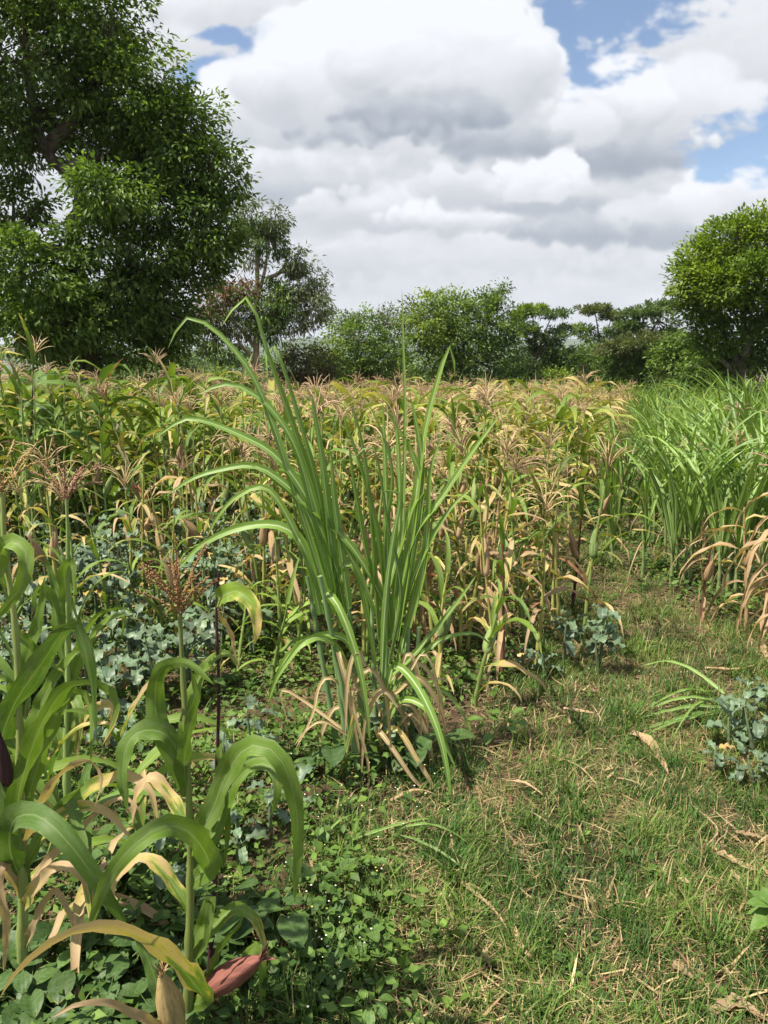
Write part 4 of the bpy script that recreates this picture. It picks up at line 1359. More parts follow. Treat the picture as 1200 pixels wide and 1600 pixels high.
hero_leaf(A, [(297, 1330, ya), (330, 1270, ya - .04), (352, 1215, ya - .08), (385, 1168, ya - .12), (425, 1172, ya - .14), (452, 1215, ya - .14), (466, 1300, ya - .12), (460, 1410, ya - .1)], 0.066, 0.06, 0.35, 0.6, roll=0.35, roll2=0.9, seed=4)
hero_leaf(A, [(296, 1360, ya), (335, 1300, ya + .03), (358, 1235, ya + .03), (395, 1196, ya), (425, 1200, ya - .02), (434, 1235, ya - .04), (424, 1275, ya - .04)], 0.062, 0.0, 0.4, 0.62, roll=0.3, roll2=0.8, seed=5)
hero_leaf(A, [(300, 1380, ya), (326, 1350, ya - .05), (300, 1305, ya - .14), (262, 1290, ya - .2), (215, 1315, ya - .24), (170, 1370, ya - .26), (146, 1430, ya - .26), (140, 1460, ya - .26)], 0.070, 0.0, 0.35, 0.55, roll=-0.5, roll2=-1.0, seed=6)
hero_leaf(A, [(298, 1570, ya), (318, 1560, ya - .05), (270, 1500, ya - .18), (200, 1456, ya - .28), (135, 1452, ya - .34), (70, 1478, ya - .38), (25, 1520, ya - .40), (-2, 1562, ya - .42)], 0.066, 0.34, 0.45, 0.6, roll=-0.45, roll2=-0.8, ripple=0.14, seed=7)
hero_leaf(A, [(298, 1480, ya), (318, 1440, ya - .02), (330, 1400, ya - .03), (322, 1470, ya - .04), (306, 1500, ya - .04)], 0.04, 0.0, 0.5, 0.45, roll=0.9, seed=8)
hero_leaf(A, [(292, 1590, ya), (255, 1560, ya + .02), (232, 1500, ya + .05), (205, 1440, ya + .08)], 0.055, 0.1, 0.1, 0.4, roll=-0.8, seed=9)
hero_leaf(A, [(290, 1640, ya), (240, 1600, ya - .1), (170, 1568, ya - .16), (120, 1570, ya - .2), (78, 1592, ya - .22)], 0.034, 1.0, 0.3, 0.35, roll=-0.4, ripple=0.3, seed=10, label='shrivelled brown leaf')
e = ob('ear', ear_mesh(21, 0.21, 0.030), A, loc=at(276, 1610, ya - .05) - A.location, rot=(0.10, -0.16, 0.6), color=(0.40, 0.29, 0.13))
e['label'] = 'tan ear in its husk'
silk(e, 0.21, (0.10, 0.05, 0.03))

# dark bare stalk twined by a vine, with a reddish brown ear
B = plant_root('maize_plant', 318, 1600, 'bare dark purple maize stalk twined by a vine, reddish brown ear at its foot', 'maize')
yb = B.location.y - 0.02
hero_stalk(B, [(316, 1610, yb), (328, 1500, yb), (336, 1380, yb), (338, 1230, yb), (342, 1080, yb), (338, 960, yb), (342, 895, yb)], 0.0065, (0.050, 0.017, 0.024), 8)
hero_leaf(B, [(339, 940, yb), (350, 930, yb - .02), (372, 925, yb - .05), (395, 945, yb - .07), (402, 980, yb - .08), (398, 1005, yb - .08)], 0.055, 0.22, 0.85, 0.7, roll=0.6, roll2=1.2, seed=11)
hero_leaf(B, [(338, 955, yb), (360, 990, yb + .02), (366, 1020, yb + .03), (374, 1048, yb + .03)], 0.018, 0.6, 0.7, 0.5, roll=0.4, seed=12)
hero_leaf(B, [(341, 1160, yb), (352, 1220, yb - .02), (356, 1300, yb - .03), (350, 1350, yb - .03)], 0.030, 0.0, 0.5, 0.45, roll=0.9, seed=13)


def heart_leaf_mesh(name, n=7, m=7, mat=None, lobes=0.0, cup=0.15, asp=0.9):
    """broad rounded leaf, point away from the stalk; unit length along +x"""
    s = np.linspace(0, 1, n)
    t = np.linspace(-1, 1, m)
    wdt = asp * 0.5 * np.sin(np.clip(s * 0.92 + 0.10, 0, 1) * np.pi) ** 0.7 * (1 + lobes * np.sin(s * 19))
    X = s[:, None] - 0.10 * np.abs(t)[None] * (1 - s[:, None]) ** 2 * 2
    Y = wdt[:, None] * t[None]
    Z = cup * np.abs(Y) - 0.22 * s[:, None] ** 2 + 0.02 * np.sin(9 * s[:, None] + 4 * t[None])
    mb = MB()
    mb.grid(np.stack(np.broadcast_arrays(X, Y, Z), -1), np.stack(np.broadcast_arrays((t[None] + 1) / 2, s[:, None]), -1))
    return mb.mesh(name, mat or M_broad, tint=False)


HEARTS = [heart_leaf_mesh('broad_leaf', cup=c_) for c_ in (0.1, 0.3, 0.5)]
vr = np.random.default_rng(8)
for i_ in range(15):
    t_ = vr.uniform(0.10, 0.92)
    px_, py_ = np.interp(t_, [0, .33, .66, 1], [322, 338, 341, 341]) + vr.normal(0, 7), 1560 - t_ * 560
    ob('vine_leaf', HEARTS[i_ % 3], B, mw=Matrix.Translation(at(px_, py_, yb - 0.02) - B.location) @ Matrix.Rotation(vr.uniform(0, 6.28), 4, 'Z') @ Matrix.Rotation(vr.uniform(0.1, 0.9), 4, 'Y') @ Matrix.Scale(vr.uniform(0.022, 0.04), 4), color=(0, 0.6, 0.55))
e = ob('ear', ear_mesh(22, 0.235, 0.031), B, loc=at(322, 1548, yb - .03) - B.location, rot=(0.25, 0.80, 0.0), color=(0.22, 0.085, 0.065))
e['label'] = 'reddish brown ear in dry husk, tilted to the right'
silk(e, 0.235, (0.10, 0.05, 0.035))
hero_leaf(B, [(322, 1540, yb - .03), (345, 1480, yb - .05), (372, 1448, yb - .06), (384, 1420, yb - .06)], 0.03, 0.0, 0.3, 0.5, roll=0.6, seed=14)

hero_leaf(B, [(330, 1560, yb), (372, 1520, yb + .05), (398, 1480, yb + .06), (410, 1520, yb + .05), (408, 1600, yb + .04)], 0.04, 0.1, 0.7, 0.45, roll=0.9, seed=15)

for px_, py_, tp_, sd_, kw_ in [
        (165, 1440, 1120, 5201, dict(label='half-dry maize between the nearest plant and the left edge plant', dry=.35, hue=.6, nleaf=11, leaf_len=.52, ears=0)),
        (222, 1350, 1070, 5202, dict(label='slim yellow-green maize behind the nearest maize', dry=.25, hue=.75, nleaf=10, leaf_len=.50, ears=0)),
        (60, 1240, 960, 5203, dict(label='green maize half hidden behind the left edge plant', dry=.15, hue=.6, nleaf=9, leaf_len=.45, ears=1)),
        (150, 1080, 850, 5204, dict(label='yellow-green maize rising from the kale left of the young maize', dry=.2, hue=.8, nleaf=8, leaf_len=.42, ears=0)),
        (20, 1060, 800, 5205, dict(label='maize standing in the kale at the left edge', dry=.3, hue=.6, nleaf=9, leaf_len=.45, ears=1)),
        (300, 1010, 830, 5206, dict(label='thin maize in the kale behind the dark bare stalk', dry=.4, hue=.7, nleaf=7, leaf_len=.38, ears=1)),
        (400, 985, 800, 5207, dict(label='drying maize between the kale and the arching cane leaves', dry=.5, hue=.6, nleaf=8, leaf_len=.42, ears=1)),
        (110, 960, 720, 5208, dict(label='drying maize with tassel amid the back of the kale', dry=.5, hue=.5, nleaf=8, leaf_len=.45, ears=1, tassel=True)),
        (200, 950, 730, 5209, dict(label='yellowing maize with thin tassel amid the kale', dry=.42, hue=.6, nleaf=8, leaf_len=.45, ears=1, tassel=True))]:
    kw_.setdefault('tassel', False)
    solo(px_, py_, tp_, kw_.pop('label'), sd_, top_young=True, lum=.6, **kw_)

# plant on the left edge with the big dark leaves
Cc = plant_root('maize_plant', 34, 1545, 'sturdy maize at the left edge with long dark drooping leaves', 'maize')
yc = Cc.location.y
hero_stalk(Cc, [(34, 1545, yc), (36, 1400, yc), (33, 1250, yc), (30, 1100, yc), (24, 980, yc), (8, 860, yc), (4, 770, yc)], 0.0135, (0.22, 0.27, 0.08), 8)
hero_tassel(Cc, (4, 782, yc), 0.70, 6, (0.42, 0.30, 0.12), 0.6, 13, rot=(0, 0.05, 0))
hero_leaf(Cc, [(26, 1290, yc), (-4, 1200, yc + .02), (18, 1110, yc - .02), (70, 1030, yc - .08), (108, 975, yc - .12), (126, 990, yc - .14), (140, 1050, yc - .14), (146, 1090, yc - .12), (150, 1150, yc - .1)], 0.085, 0.0, 0.02, 0.45, roll=-0.55, roll2=0.9, seed=21)
hero_leaf(Cc, [(30, 1330, yc), (30, 1240, yc - .02), (62, 1140, yc - .05), (102, 1078, yc - .08), (148, 1068, yc - .1), (176, 1085, yc - .12), (178, 1120, yc - .12), (160, 1165, yc - .1)], 0.075, 0.12, 0.35, 0.62, roll=0.4, roll2=0.9, seed=22)
hero_leaf(Cc, [(34, 1300, yc), (52, 1220, yc + .03), (80, 1140, yc + .04), (110, 1085, yc + .04), (138, 1090, yc + .02), (142, 1150, yc), (142, 1190, yc)], 0.060, 0.0, 0.55, 0.6, roll=0.2, roll2=0.8, seed=23)
hero_leaf(Cc, [(36, 1380, yc), (16, 1330, yc - .04), (22, 1282, yc - .14), (60, 1275, yc - .2), (110, 1320, yc - .24), (160, 1390, yc - .24), (200, 1450, yc - .2)], 0.092, 0.0, 0.0, 0.42, roll=0.55, roll2=0.7, seed=24, fold=0.25)
hero_leaf(Cc, [(38, 1325, yc), (60, 1262, yc - .05), (100, 1205, yc - .08), (140, 1190, yc - .1), (158, 1215, yc - .1), (148, 1260, yc - .1)], 0.034, 0.78, 0.5, 0.6, roll=0.5, roll2=1.0, ripple=0.25, seed=25, label='half-dry leaf with brown edge')
hero_leaf(Cc, [(36, 1300, yc + .05), (90, 1270, yc + .1), (150, 1225, yc + .12), (195, 1212, yc + .1), (232, 1232, yc + .08), (246, 1282, yc + .06)], 0.055, 0.30, 0.6, 0.65, roll=0.5, roll2=0.7, ripple=0.2, seed=26)
hero_leaf(Cc, [(40, 1400, yc), (70, 1350, yc + .05), (120, 1300, yc + .08), (165, 1258, yc + .08), (198, 1248, yc + .06), (226, 1275, yc + .06)], 0.030, 0.92, 0.5, 0.6, roll=0.6, ripple=0.3, seed=27, label='papery tan leaf')
hero_leaf(Cc, [(34, 1400, yc), (20, 1370, yc - .02), (4, 1345, yc - .04), (-4, 1380, yc - .06), (10, 1440, yc - .06), (6, 1520, yc - .05)], 0.040, 0.95, 0.5, 0.45, roll=-0.6, ripple=0.3, seed=28, label='brown hanging leaf')
hero_leaf(Cc, [(38, 1480, yc), (60, 1430, yc - .02), (85, 1392, yc - .04), (110, 1430, yc - .05), (120, 1470, yc - .05)], 0.030, 0.9, 0.5, 0.4, roll=0.5, ripple=0.3, seed=29, label='brown curled leaf')
hero_leaf(Cc, [(8, 860, yc), (-10, 900, yc - .03), (10, 850, yc - .1), (40, 862, yc - .12), (30, 920, yc - .14), (-20, 980, yc - .14)], 0.06, 0.0, 0.6, 0.6, roll=-0.5, seed=30)
hero_leaf(Cc, [(20, 985, yc), (50, 1010, yc + .03), (70, 1030, yc + .05), (100, 1050, yc + .05)], 0.030, 0.1, 0.5, 0.6, roll=0.5, seed=31)
hero_leaf(Cc, [(32, 1180, yc), (0, 1120, yc + .05), (-20, 1080, yc + .05), (10, 1060, yc + .08), (22, 1110, yc + .1)], 0.05, 0.0, 0.7, 0.55, roll=-0.4, seed=32)
e = ob('ear', ear_mesh(23, 0.16, 0.016), Cc, loc=at(12, 1230, yc - .06) - Cc.location, rot=(0, -0.05, 0), color=(0.045, 0.020, 0.022))
e['label'] = 'dark withered ear tip'

for i_, (pts_, wd_, dr_, hu_, lu_) in enumerate([
        ([(36, 1360, yc), (70, 1300, yc + .04), (115, 1262, yc + .06), (165, 1268, yc + .06), (205, 1310, yc + .05)], .05, .3, .6, .6),
        ([(34, 1260, yc), (10, 1190, yc + .05), (-12, 1150, yc + .05), (-40, 1180, yc + .05)], .06, .05, .5, .5),
        ([(36, 1420, yc), (60, 1380, yc - .06), (95, 1352, yc - .1), (130, 1372, yc - .12), (150, 1420, yc - .12)], .045, .45, .6, .55),
        ([(34, 1200, yc), (54, 1130, yc + .04), (84, 1060, yc + .06), (120, 1020, yc + .06), (150, 1030, yc + .06)], .055, .05, .5, .55),
        ([(30, 1120, yc), (40, 1040, yc + .03), (62, 960, yc + .05), (70, 900, yc + .05)], .05, .0, .45, .5)]):
    hero_leaf(Cc, pts_, wd_, dr_, hu_, lu_, roll=.4, seed=70 + i_, ripple=.2)
for i_, (pts_, wd_, dr_, hu_, lu_) in enumerate([
        ([(294, 1420, ya), (262, 1370, ya + .03), (228, 1340, ya + .05), (190, 1362, ya + .05), (168, 1420, ya + .05)], .045, .35, .6, .55),
        ([(296, 1500, ya), (330, 1450, ya + .03), (368, 1420, ya + .05), (400, 1440, ya + .05), (420, 1500, ya + .05)], .045, .2, .6, .5),
        ([(288, 1150, ya), (300, 1090, ya + .03), (322, 1040, ya + .05), (352, 1020, ya + .06), (372, 1040, ya + .06)], .045, .1, .6, .6),
        ([(292, 1290, ya), (262, 1240, ya + .05), (236, 1215, ya + .07), (214, 1240, ya + .07), (206, 1290, ya + .07)], .042, .5, .6, .6)]):
    hero_leaf(A, pts_, wd_, dr_, hu_, lu_, roll=.4, seed=80 + i_, ripple=.2)

# plant behind it with an upright tassel
Dd = plant_root('maize_plant', 106, 1290, 'maize with reddish tassel standing behind the left edge plant', 'maize')
yd = Dd.location.y
hero_stalk(Dd, [(106, 1290, yd), (104, 1180, yd), (106, 1060, yd), (106, 940, yd), (106, 840, yd), (104, 780, yd)], 0.0125, (0.20, 0.28, 0.08), 7)
hero_tassel(Dd, (104, 788, yd), 0.75, 7, (0.36, 0.21, 0.13), 0.8, 13)
hero_leaf(Dd, [(106, 985, yd), (104, 930, yd), (100, 890, yd - .02), (112, 878, yd - .05), (118, 930, yd - .07)], 0.06, 0.0, 0.4, 0.5, roll=0.6, seed=41)
hero_leaf(Dd, [(106, 1060, yd), (92, 1000, yd), (84, 945, yd), (66, 916, yd - .02), (54, 935, yd - .04), (62, 970, yd - .05)], 0.065, 0.0, 0.35, 0.5, roll=-0.5, seed=42)
hero_leaf(Dd, [(106, 1000, yd), (90, 930, yd + .05), (78, 890, yd + .06), (72, 870, yd + .06)], 0.055, 0.0, 0.3, 0.5, roll=-0.9, seed=43)
hero_leaf(Dd, [(106, 1080, yd), (118, 1020, yd), (150, 965, yd - .02), (190, 950, yd - .03), (212, 962, yd - .03)], 0.035, 0.0, 0.7, 0.65, roll=0.4, seed=44)
hero_leaf(Dd, [(106, 1100, yd), (126, 1030, yd + .03), (160, 975, yd + .05), (192, 962, yd + .05), (190, 1000, yd + .05)], 0.040, 0.0, 0.7, 0.65, roll=0.4, seed=45)
hero_leaf(Dd, [(106, 1140, yd), (116, 1090, yd), (124, 1120, yd - .05), (118, 1190, yd - .06)], 0.055, 0.2, 0.4, 0.45, roll=0.7, seed=46)
hero_leaf(Dd, [(104, 1210, yd), (86, 1140, yd + .05), (60, 1110, yd + .05), (30, 1150, yd + .05)], 0.06, 0.1, 0.5, 0.5, roll=-0.6, seed=47)
hero_leaf(Dd, [(106, 1180, yd), (130, 1120, yd + .05), (170, 1100, yd + .05), (176, 1130, yd + .03), (164, 1170, yd + .03)], 0.05, 0.35, 0.6, 0.55, roll=0.6, seed=48)

# ------------------------------------------------------------------ the sugarcane clump in the middle
K = plant_root('sugarcane_clump', 602, 1205, 'big green sugarcane clump with long arching leaves in the centre', 'sugarcane')
yk = K.location.y
CANES = [(602, 1200, 604, 980, 0.0), (622, 1195, 640, 960, 0.06), (575, 1190, 545, 950, 0.05), (545, 1180, 510, 930, 0.0), (560, 1200, 500, 900, -0.08), (640, 1190, 655, 980, 0.12), (590, 1185, 580, 940, 0.15), (528, 1170, 480, 900, 0.1)]
for bx_, by_, tx_, ty_, dy_ in CANES:
    hero_stalk(K, [(bx_, by_, yk + dy_), ((bx_ + tx_) / 2, (by_ + ty_) / 2, yk + dy_), (tx_, ty_, yk + dy_ * 1.3)], 0.0125, (0.16, 0.25, 0.10), 5, name='cane', sides=8, taper=0.45)


def cl(pts, width=0.042, dry=0.0, hue=0.3, lum=0.55, roll=0.6, roll2=None, seed=0, d=0.0, fold=0.55, label=None):
    q = [(p[0], p[1], yk + (p[2] if len(p) > 2 else d)) for p in pts]
    return hero_leaf(K, q, width, dry, hue, lum, roll, roll2, fold, 0.05, 2.5, 100 + seed, 'leaf', M_cane, cane_w, label, 5)


CL = [
    ([(545, 1000), (500, 800), (455, 660), (420, 560), (400, 492), (386, 466), (368, 478), (345, 512)], .040, 0, .6, .55, .7),
    ([(520, 960), (470, 800), (425, 660), (395, 588), (360, 540), (330, 512), (302, 496), (282, 505), (262, 545)], .036, 0, .2, .65, -.5),
    ([(535, 980), (490, 800), (462, 700), (425, 640), (395, 615), (362, 600), (330, 606), (308, 618)], .044, 0, .1, .72, -.6),
    ([(540, 960), (495, 760), (462, 640), (436, 560), (424, 538), (416, 552), (420, 605)], .034, 0, .5, .5, .8),
    ([(530, 960), (512, 800), (500, 700), (490, 640), (487, 612)], .048, 0, .1, .72, .2),
    ([(545, 950), (528, 830), (520, 760), (517, 705)], .044, 0, .1, .72, .3),
    ([(530, 900), (480, 780), (430, 712), (376, 680), (320, 658), (285, 656), (240, 686)], .040, 0, .2, .68, -.5),
    ([(520, 930), (480, 800), (440, 752), (395, 728), (340, 735), (300, 748), (258, 776)], .038, 0, .2, .62, -.5),
    ([(600, 940), (552, 858), (500, 806), (448, 766), (410, 735), (388, 724)], .036, 0, .5, .45, -.4),
    ([(500, 960), (480, 870), (460, 835), (425, 820), (370, 826), (315, 852), (278, 890)], .046, 0, .3, .68, -.55),
    ([(500, 930), (470, 850), (420, 765), (372, 775), (340, 808), (322, 842)], .034, 0, .6, .5, -.6),
    ([(590, 1000), (582, 860), (572, 740), (555, 650), (540, 618)], .036, 0, .45, .45, .9),
    ([(600, 1000), (605, 860), (602, 740), (598, 625)], .034, 0, .4, .5, 1.0),
    ([(610, 1000), (622, 860), (624, 760), (618, 660), (600, 640)], .036, 0, .5, .5, 1.0),
    ([(620, 1000), (640, 860), (652, 760), (665, 668), (694, 561), (706, 544), (711, 592)], .038, 0, .6, .6, .6),
    ([(620, 980), (630, 800), (633, 640), (630, 530), (628, 450)], .018, 0, .3, .5, .9),
    ([(612, 1000), (640, 850), (690, 778), (738, 706), (784, 644)], .036, 0, .5, .55, .5),
    ([(605, 1060), (640, 1030), (700, 960), (745, 898)], .026, 0, .3, .45, .5),
    ([(620, 980), (655, 880), (700, 800), (740, 760)], .030, 0, .5, .5, .5),
    ([(605, 990), (590, 840), (560, 720), (538, 655), (548, 640)], .036, 0, .5, .5, .8),
    ([(610, 980), (600, 850), (612, 740), (590, 660), (570, 625)], .030, 0, .4, .5, .8),
    ([(630, 960), (650, 840), (660, 740), (650, 660), (640, 615)], .034, 0, .3, .5, .9),
    ([(600, 960), (575, 880), (560, 800), (550, 740), (545, 690)], .036, 0, .3, .48, .7),
    ([(640, 980), (660, 900), (668, 820), (672, 740), (690, 680)], .030, 0, .4, .5, .8),
    ([(585, 960), (552, 880), (520, 820), (500, 790)], .036, 0, .4, .5, .4),
    ([(600, 940), (640, 800), (660, 760), (640, 700), (612, 655), (602, 640)], .034, 0, .6, .5, .7),
    ([(520, 940), (540, 880), (560, 905), (580, 1000), (590, 1060)], .030, 0, .5, .5, .6),
    ([(560, 1040, .0), (540, 1000, -.05), (500, 994, -.12), (455, 1020, -.18), (432, 1060, -.2), (418, 1100, -.2)], .036, .1, .5, .6, -.5),
    ([(545, 1050, .0), (520, 1005, -.1), (480, 1000, -.18), (440, 1048, -.22), (422, 1085, -.22)], .03, .1, .6, .6, -.5),
    ([(530, 960, .0), (510, 925, -.06), (530, 950, -.12), (556, 1020, -.16), (572, 1100, -.18), (578, 1160, -.18)], .036, .12, .4, .6, .6),
    ([(604, 1080, -.02), (618, 1040, -.05), (650, 1070, -.12), (680, 1130, -.2), (696, 1190, -.24), (704, 1248, -.26)], .040, .0, .2, .66, .6),
    ([(604, 1130, -.02), (628, 1094, -.06), (665, 1106, -.12), (690, 1150, -.16), (712, 1200, -.18)], .032, .05, .3, .62, .6),
    ([(600, 1120, -.02), (570, 1080, -.08), (548, 1090, -.1), (560, 1160, -.1), (574, 1240, -.1)], .022, .9, .5, .5, .5),
    ([(560, 1110, -.02), (520, 1062, -.08), (500, 1072, -.1), (488, 1120, -.12), (462, 1170, -.12)], .022, .85, .5, .6, .5),
    ([(570, 1100, -.02), (530, 1020, -.1), (540, 1060, -.14), (558, 1130, -.16), (575, 1190, -.16), (576, 1240, -.16)], .024, .95, .5, .5, .6),
    ([(596, 1150, -.04), (620, 1140, -.1), (650, 1185, -.14), (690, 1250, -.16)], .030, .5, .6, .6, .4),
    ([(600, 1170, -.04), (590, 1140, -.1), (620, 1180, -.16), (648, 1220, -.18), (680, 1245, -.18)], .026, .75, .7, .6, .4),
    ([(580, 1160, -.04), (560, 1110, -.1), (548, 1150, -.12), (535, 1200, -.12), (528, 1228, -.12)], .03, .35, .6, .5, .5),
    ([(570, 1170, 0), (510, 1130, -.05), (480, 1140, -.06), (460, 1165, -.06)], .018, 1., .5, .5, .5),
    ([(590, 1150, 0), (620, 1080, .05), (690, 1060, .08), (700, 1075, .08)], .02, .7, .5, .6, .4),
    ([(560, 1160, 0), (480, 1100, .1), (440, 1080, .12), (450, 1130, .12)], .02, .9, .5, .5, .4),
    ([(600, 1100, .05), (640, 1040, .1), (690, 1000, .12), (740, 990, .12), (770, 1010, .12)], .028, .1, .4, .5, .5),
    ([(610, 1120, .05), (660, 1080, .08), (700, 1085, .08), (730, 1130, .06), (735, 1160, .05)], .026, .2, .4, .5, .5),
]
for i_, a_ in enumerate(CL):
    cl(*a_[:3], min(1.0, a_[3] + .28), min(1.0, a_[4] + .16), a_[5] if len(a_) > 5 else .6, None, i_, label='dead tan leaf' if a_[2] > 0.7 else None, fold=0.6 if a_[2] < .5 else .8)
crn = np.random.default_rng(64)
for i_ in range(18):          # dead thatch hanging round the foot
    bx_, sg_ = crn.uniform(520, 650), crn.choice((-1, 1))
    yy_ = crn.uniform(1040, 1150)
    ln_ = crn.uniform(25, 70)
    cl([(bx_, yy_), (bx_ + sg_ * ln_ * .5, yy_ - 25), (bx_ + sg_ * ln_, yy_ + 20), (bx_ + sg_ * ln_ * 1.15, min(yy_ + crn.uniform(60, 130), 1225))], crn.uniform(.014, .026), crn.uniform(.6, 1.), .6, crn.uniform(.45, .75), crn.uniform(-1, 1), None, 160 + i_, crn.uniform(-.16, .12), label='dead tan leaf')

for i_ in range(5):
    bx_ = crn.uniform(505, 650)
    tx_ = bx_ + (bx_ - 585) * .5 + crn.normal(0, 55)
    ty_ = crn.uniform(690, 880)
    st_ = crn.uniform(-40, 110)
    cl([(bx_ * .45 + 325, 1040 + st_), (bx_, 930 + st_ * .6), ((bx_ + tx_) / 2, (930 + ty_) / 2), (tx_, ty_), (tx_ + crn.normal(0, 45), ty_ + crn.uniform(-30, 40))], crn.uniform(.024, .036), 0.0, crn.uniform(.2, .6), crn.uniform(.5, .7), crn.uniform(.2, 1.1), None, 60 + i_, crn.uniform(-.12, .2))

# ------------------------------------------------------------------ sugarcane along the right side of the path
CANE_POOL = []
for i_ in range(10):
    P_ = arc_pts(crn.uniform(2, 24), crn.uniform(25, 140), crn.uniform(1.3, 2.8), N_S, 1.0, crn.uniform(-.4, .4))
    CANE_POOL.append(leaf_mesh('cane_leaf', P_, 0.042 * cane_w(S_), M_cane, C=3, fold=0.5, roll=0, roll2=crn.uniform(-.8, .8), seed=i_, side=(0, 1, 0), ripple=0.05))
CANE_DEAD = []
for i_ in range(4):
    P_ = arc_pts(crn.uniform(30, 60), 178, 0.5, N_S, 1.0, crn.uniform(-.6, .6), crn, .12)
    CANE_DEAD.append(leaf_mesh('cane_leaf', P_, 0.032 * cane_w(S_), M_cane, C=3, fold=0.8, roll=0, roll2=crn.uniform(-2, 2), seed=40 + i_, side=(0, 1, 0)))
CANE_ST = stalk_mesh(71, 0.012, 5, 0.02)[0]


def cane_clump(x, y, H, n, label, group, seed, spread=0.16, hue=0.35, lum=0.5, dead=7):
    rn = np.random.default_rng(seed)
    root = tag(empty('sugarcane_clump', (x, y, float(hgt(x, y)))), label, 'sugarcane', group)
    ns = max(3, n // 6)
    st = [(rn.normal(0, spread), rn.normal(0, spread), rn.uniform(0.25, 0.42) * H) for _ in range(ns)]
    for sx, sy, sh in st:
        ob('cane', CANE_ST, root, loc=(sx, sy, 0), scale=(1, 1, sh), color=(0.20, 0.26, 0.10))
    for i in range(n):
        sx, sy, sh = st[i % ns]
        z0 = sh * rn.uniform(0.45, 1.0)
        ob('leaf', CANE_POOL[rn.integers(10)], root, mw=leaf_mw((sx, sy, z0), rn.uniform(0, 6.28), rn.normal(0, .1), (H - z0) * rn.uniform(0.85, 1.25)), color=(max(0, rn.normal(.03, .08)), float(np.clip(hue + .12 + rn.normal(0, .25), 0, 1)), float(np.clip(lum + rn.normal(0, .18), 0, 1))))
    for i in range(dead):
        sx, sy, sh = st[i % ns]
        ob('leaf', CANE_DEAD[i % 4], root, mw=leaf_mw((sx, sy, sh * rn.uniform(.5, 1)), rn.uniform(0, 6.28), 0, rn.uniform(.4, .6)), color=(rn.uniform(.6, 1), .5, .55))
    return root


G_CANE = 'sugarcane lining the right of the path'
for i_, (px_, py_, top_, n_, lb_) in enumerate([
        (968, 842, 655, 26, 'separate dark green sugarcane clump left of the right-hand stand'),
        (1000, 850, 690, 20, 'small sugarcane clump between the separate clump and the stand'),
        (1020, 900, 668, 26, 'sugarcane clump at the path-side corner of the right-hand stand'),
        (1062, 915, 650, 28, 'front sugarcane clump behind the dead maize stalk'),
        (1110, 930, 655, 28, 'front sugarcane clump right of the dead maize stalk'),
        (1160, 925, 640, 26, 'sugarcane clump behind the withered maize at the right edge'),
        (1045, 860, 640, 24, 'second-row sugarcane clump with bright upright leaves'),
        (1095, 862, 625, 26, 'second-row sugarcane clump in the middle of the stand'),
        (1150, 868, 610, 26, 'second-row sugarcane clump toward the right edge'),
        (1200, 880, 600, 24, 'sugarcane clump cut by the right edge'),
        (1075, 800, 620, 22, 'third-row sugarcane clump, left'), (1130, 805, 590, 24, 'third-row sugarcane clump, under the dome tree'), (1185, 812, 560, 24, 'third-row sugarcane clump, at the right edge')]):
    g_ = gnd(px_, py_)
    cane_clump(g_.x, g_.y, at(px_, top_, g_.y).z, n_, lb_ if len(lb_.split()) > 3 else lb_, G_CANE, 700 + i_, 0.15 if i_ > 0 else 0.10, lum=0.58 if i_ else .45, hue=0.35 if i_ == 0 else 0.6)

# farther tall grass-like cane, each clump one thing with its leaves together
FAR_CANE = []
for i_ in range(5):
    rn_ = np.random.default_rng(800 + i_)
    mb_ = MB()
    for k_ in range(34):
        P_ = arc_pts(rn_.uniform(2, 22), rn_.uniform(30, 140), rn_.uniform(1.3, 2.6), 6, rn_.uniform(.6, 1.0), rn_.uniform(-.4, .4))
        G_, U_ = blade(P_, 0.020 * cane_w(np.linspace(0, 1, 6)), C=2, roll=0, roll2=rn_.uniform(-.8, .8), seed=k_, side=(0, 1, 0))
        az_ = rn_.uniform(0, 6.28)
        Rz_ = np.array([[math.cos(az_), -math.sin(az_), 0], [math.sin(az_), math.cos(az_), 0], [0, 0, 1]])
        c_ = np.array((0.10, 0.20, 0.05)) + np.array((0.13, 0.10, 0.01)) * rn_.random()
        mb_.grid(G_ @ Rz_.T + np.array([rn_.normal(0, .10), rn_.normal(0, .10), 0.02]), U_, c_ * rn_.uniform(.8, 1.2))
    FAR_CANE.append(mb_.mesh('far_cane_foliage', M_field))


def far_clump(x, y, H, i, label, group):
    o = ob('grass_clump', FAR_CANE[i % 5], None, (x, y, float(hgt(x, y))), (0, 0, i * 1.7), (H * 1.3, H * 1.3, H))
    tag(o, label, 'tall grass', group)


frn = np.random.default_rng(91)
for i_ in range(46):
    y_ = frn.uniform(9.5, 17)
    x_ = y_ * frn.uniform(0.36, 0.60)
    far_clump(x_, y_, frn.uniform(1.35, 1.75) + 0.05 * (y_ - 9) * (x_ / y_ > .44), i_, 'tall green cane clump in the far stand below the dome tree', 'far cane below the dome tree')
for i_ in range(60):
    y_ = frn.uniform(22, 31)
    x_ = y_ * frn.uniform(0.10, 0.44)
    far_clump(x_, y_, frn.uniform(1.5, 2.0), i_, 'bright green tall grass clump at the foot of the far trees', 'tall grass along the far edge')
for i_ in range(12):
    y_ = frn.uniform(19, 24)
    x_ = -y_ * frn.uniform(0.16, 0.30)
    far_clump(x_, y_, frn.uniform(1.3, 1.6), i_, 'light green tall grass clump below the feathery shrub', 'tall grass below the feathery shrub')

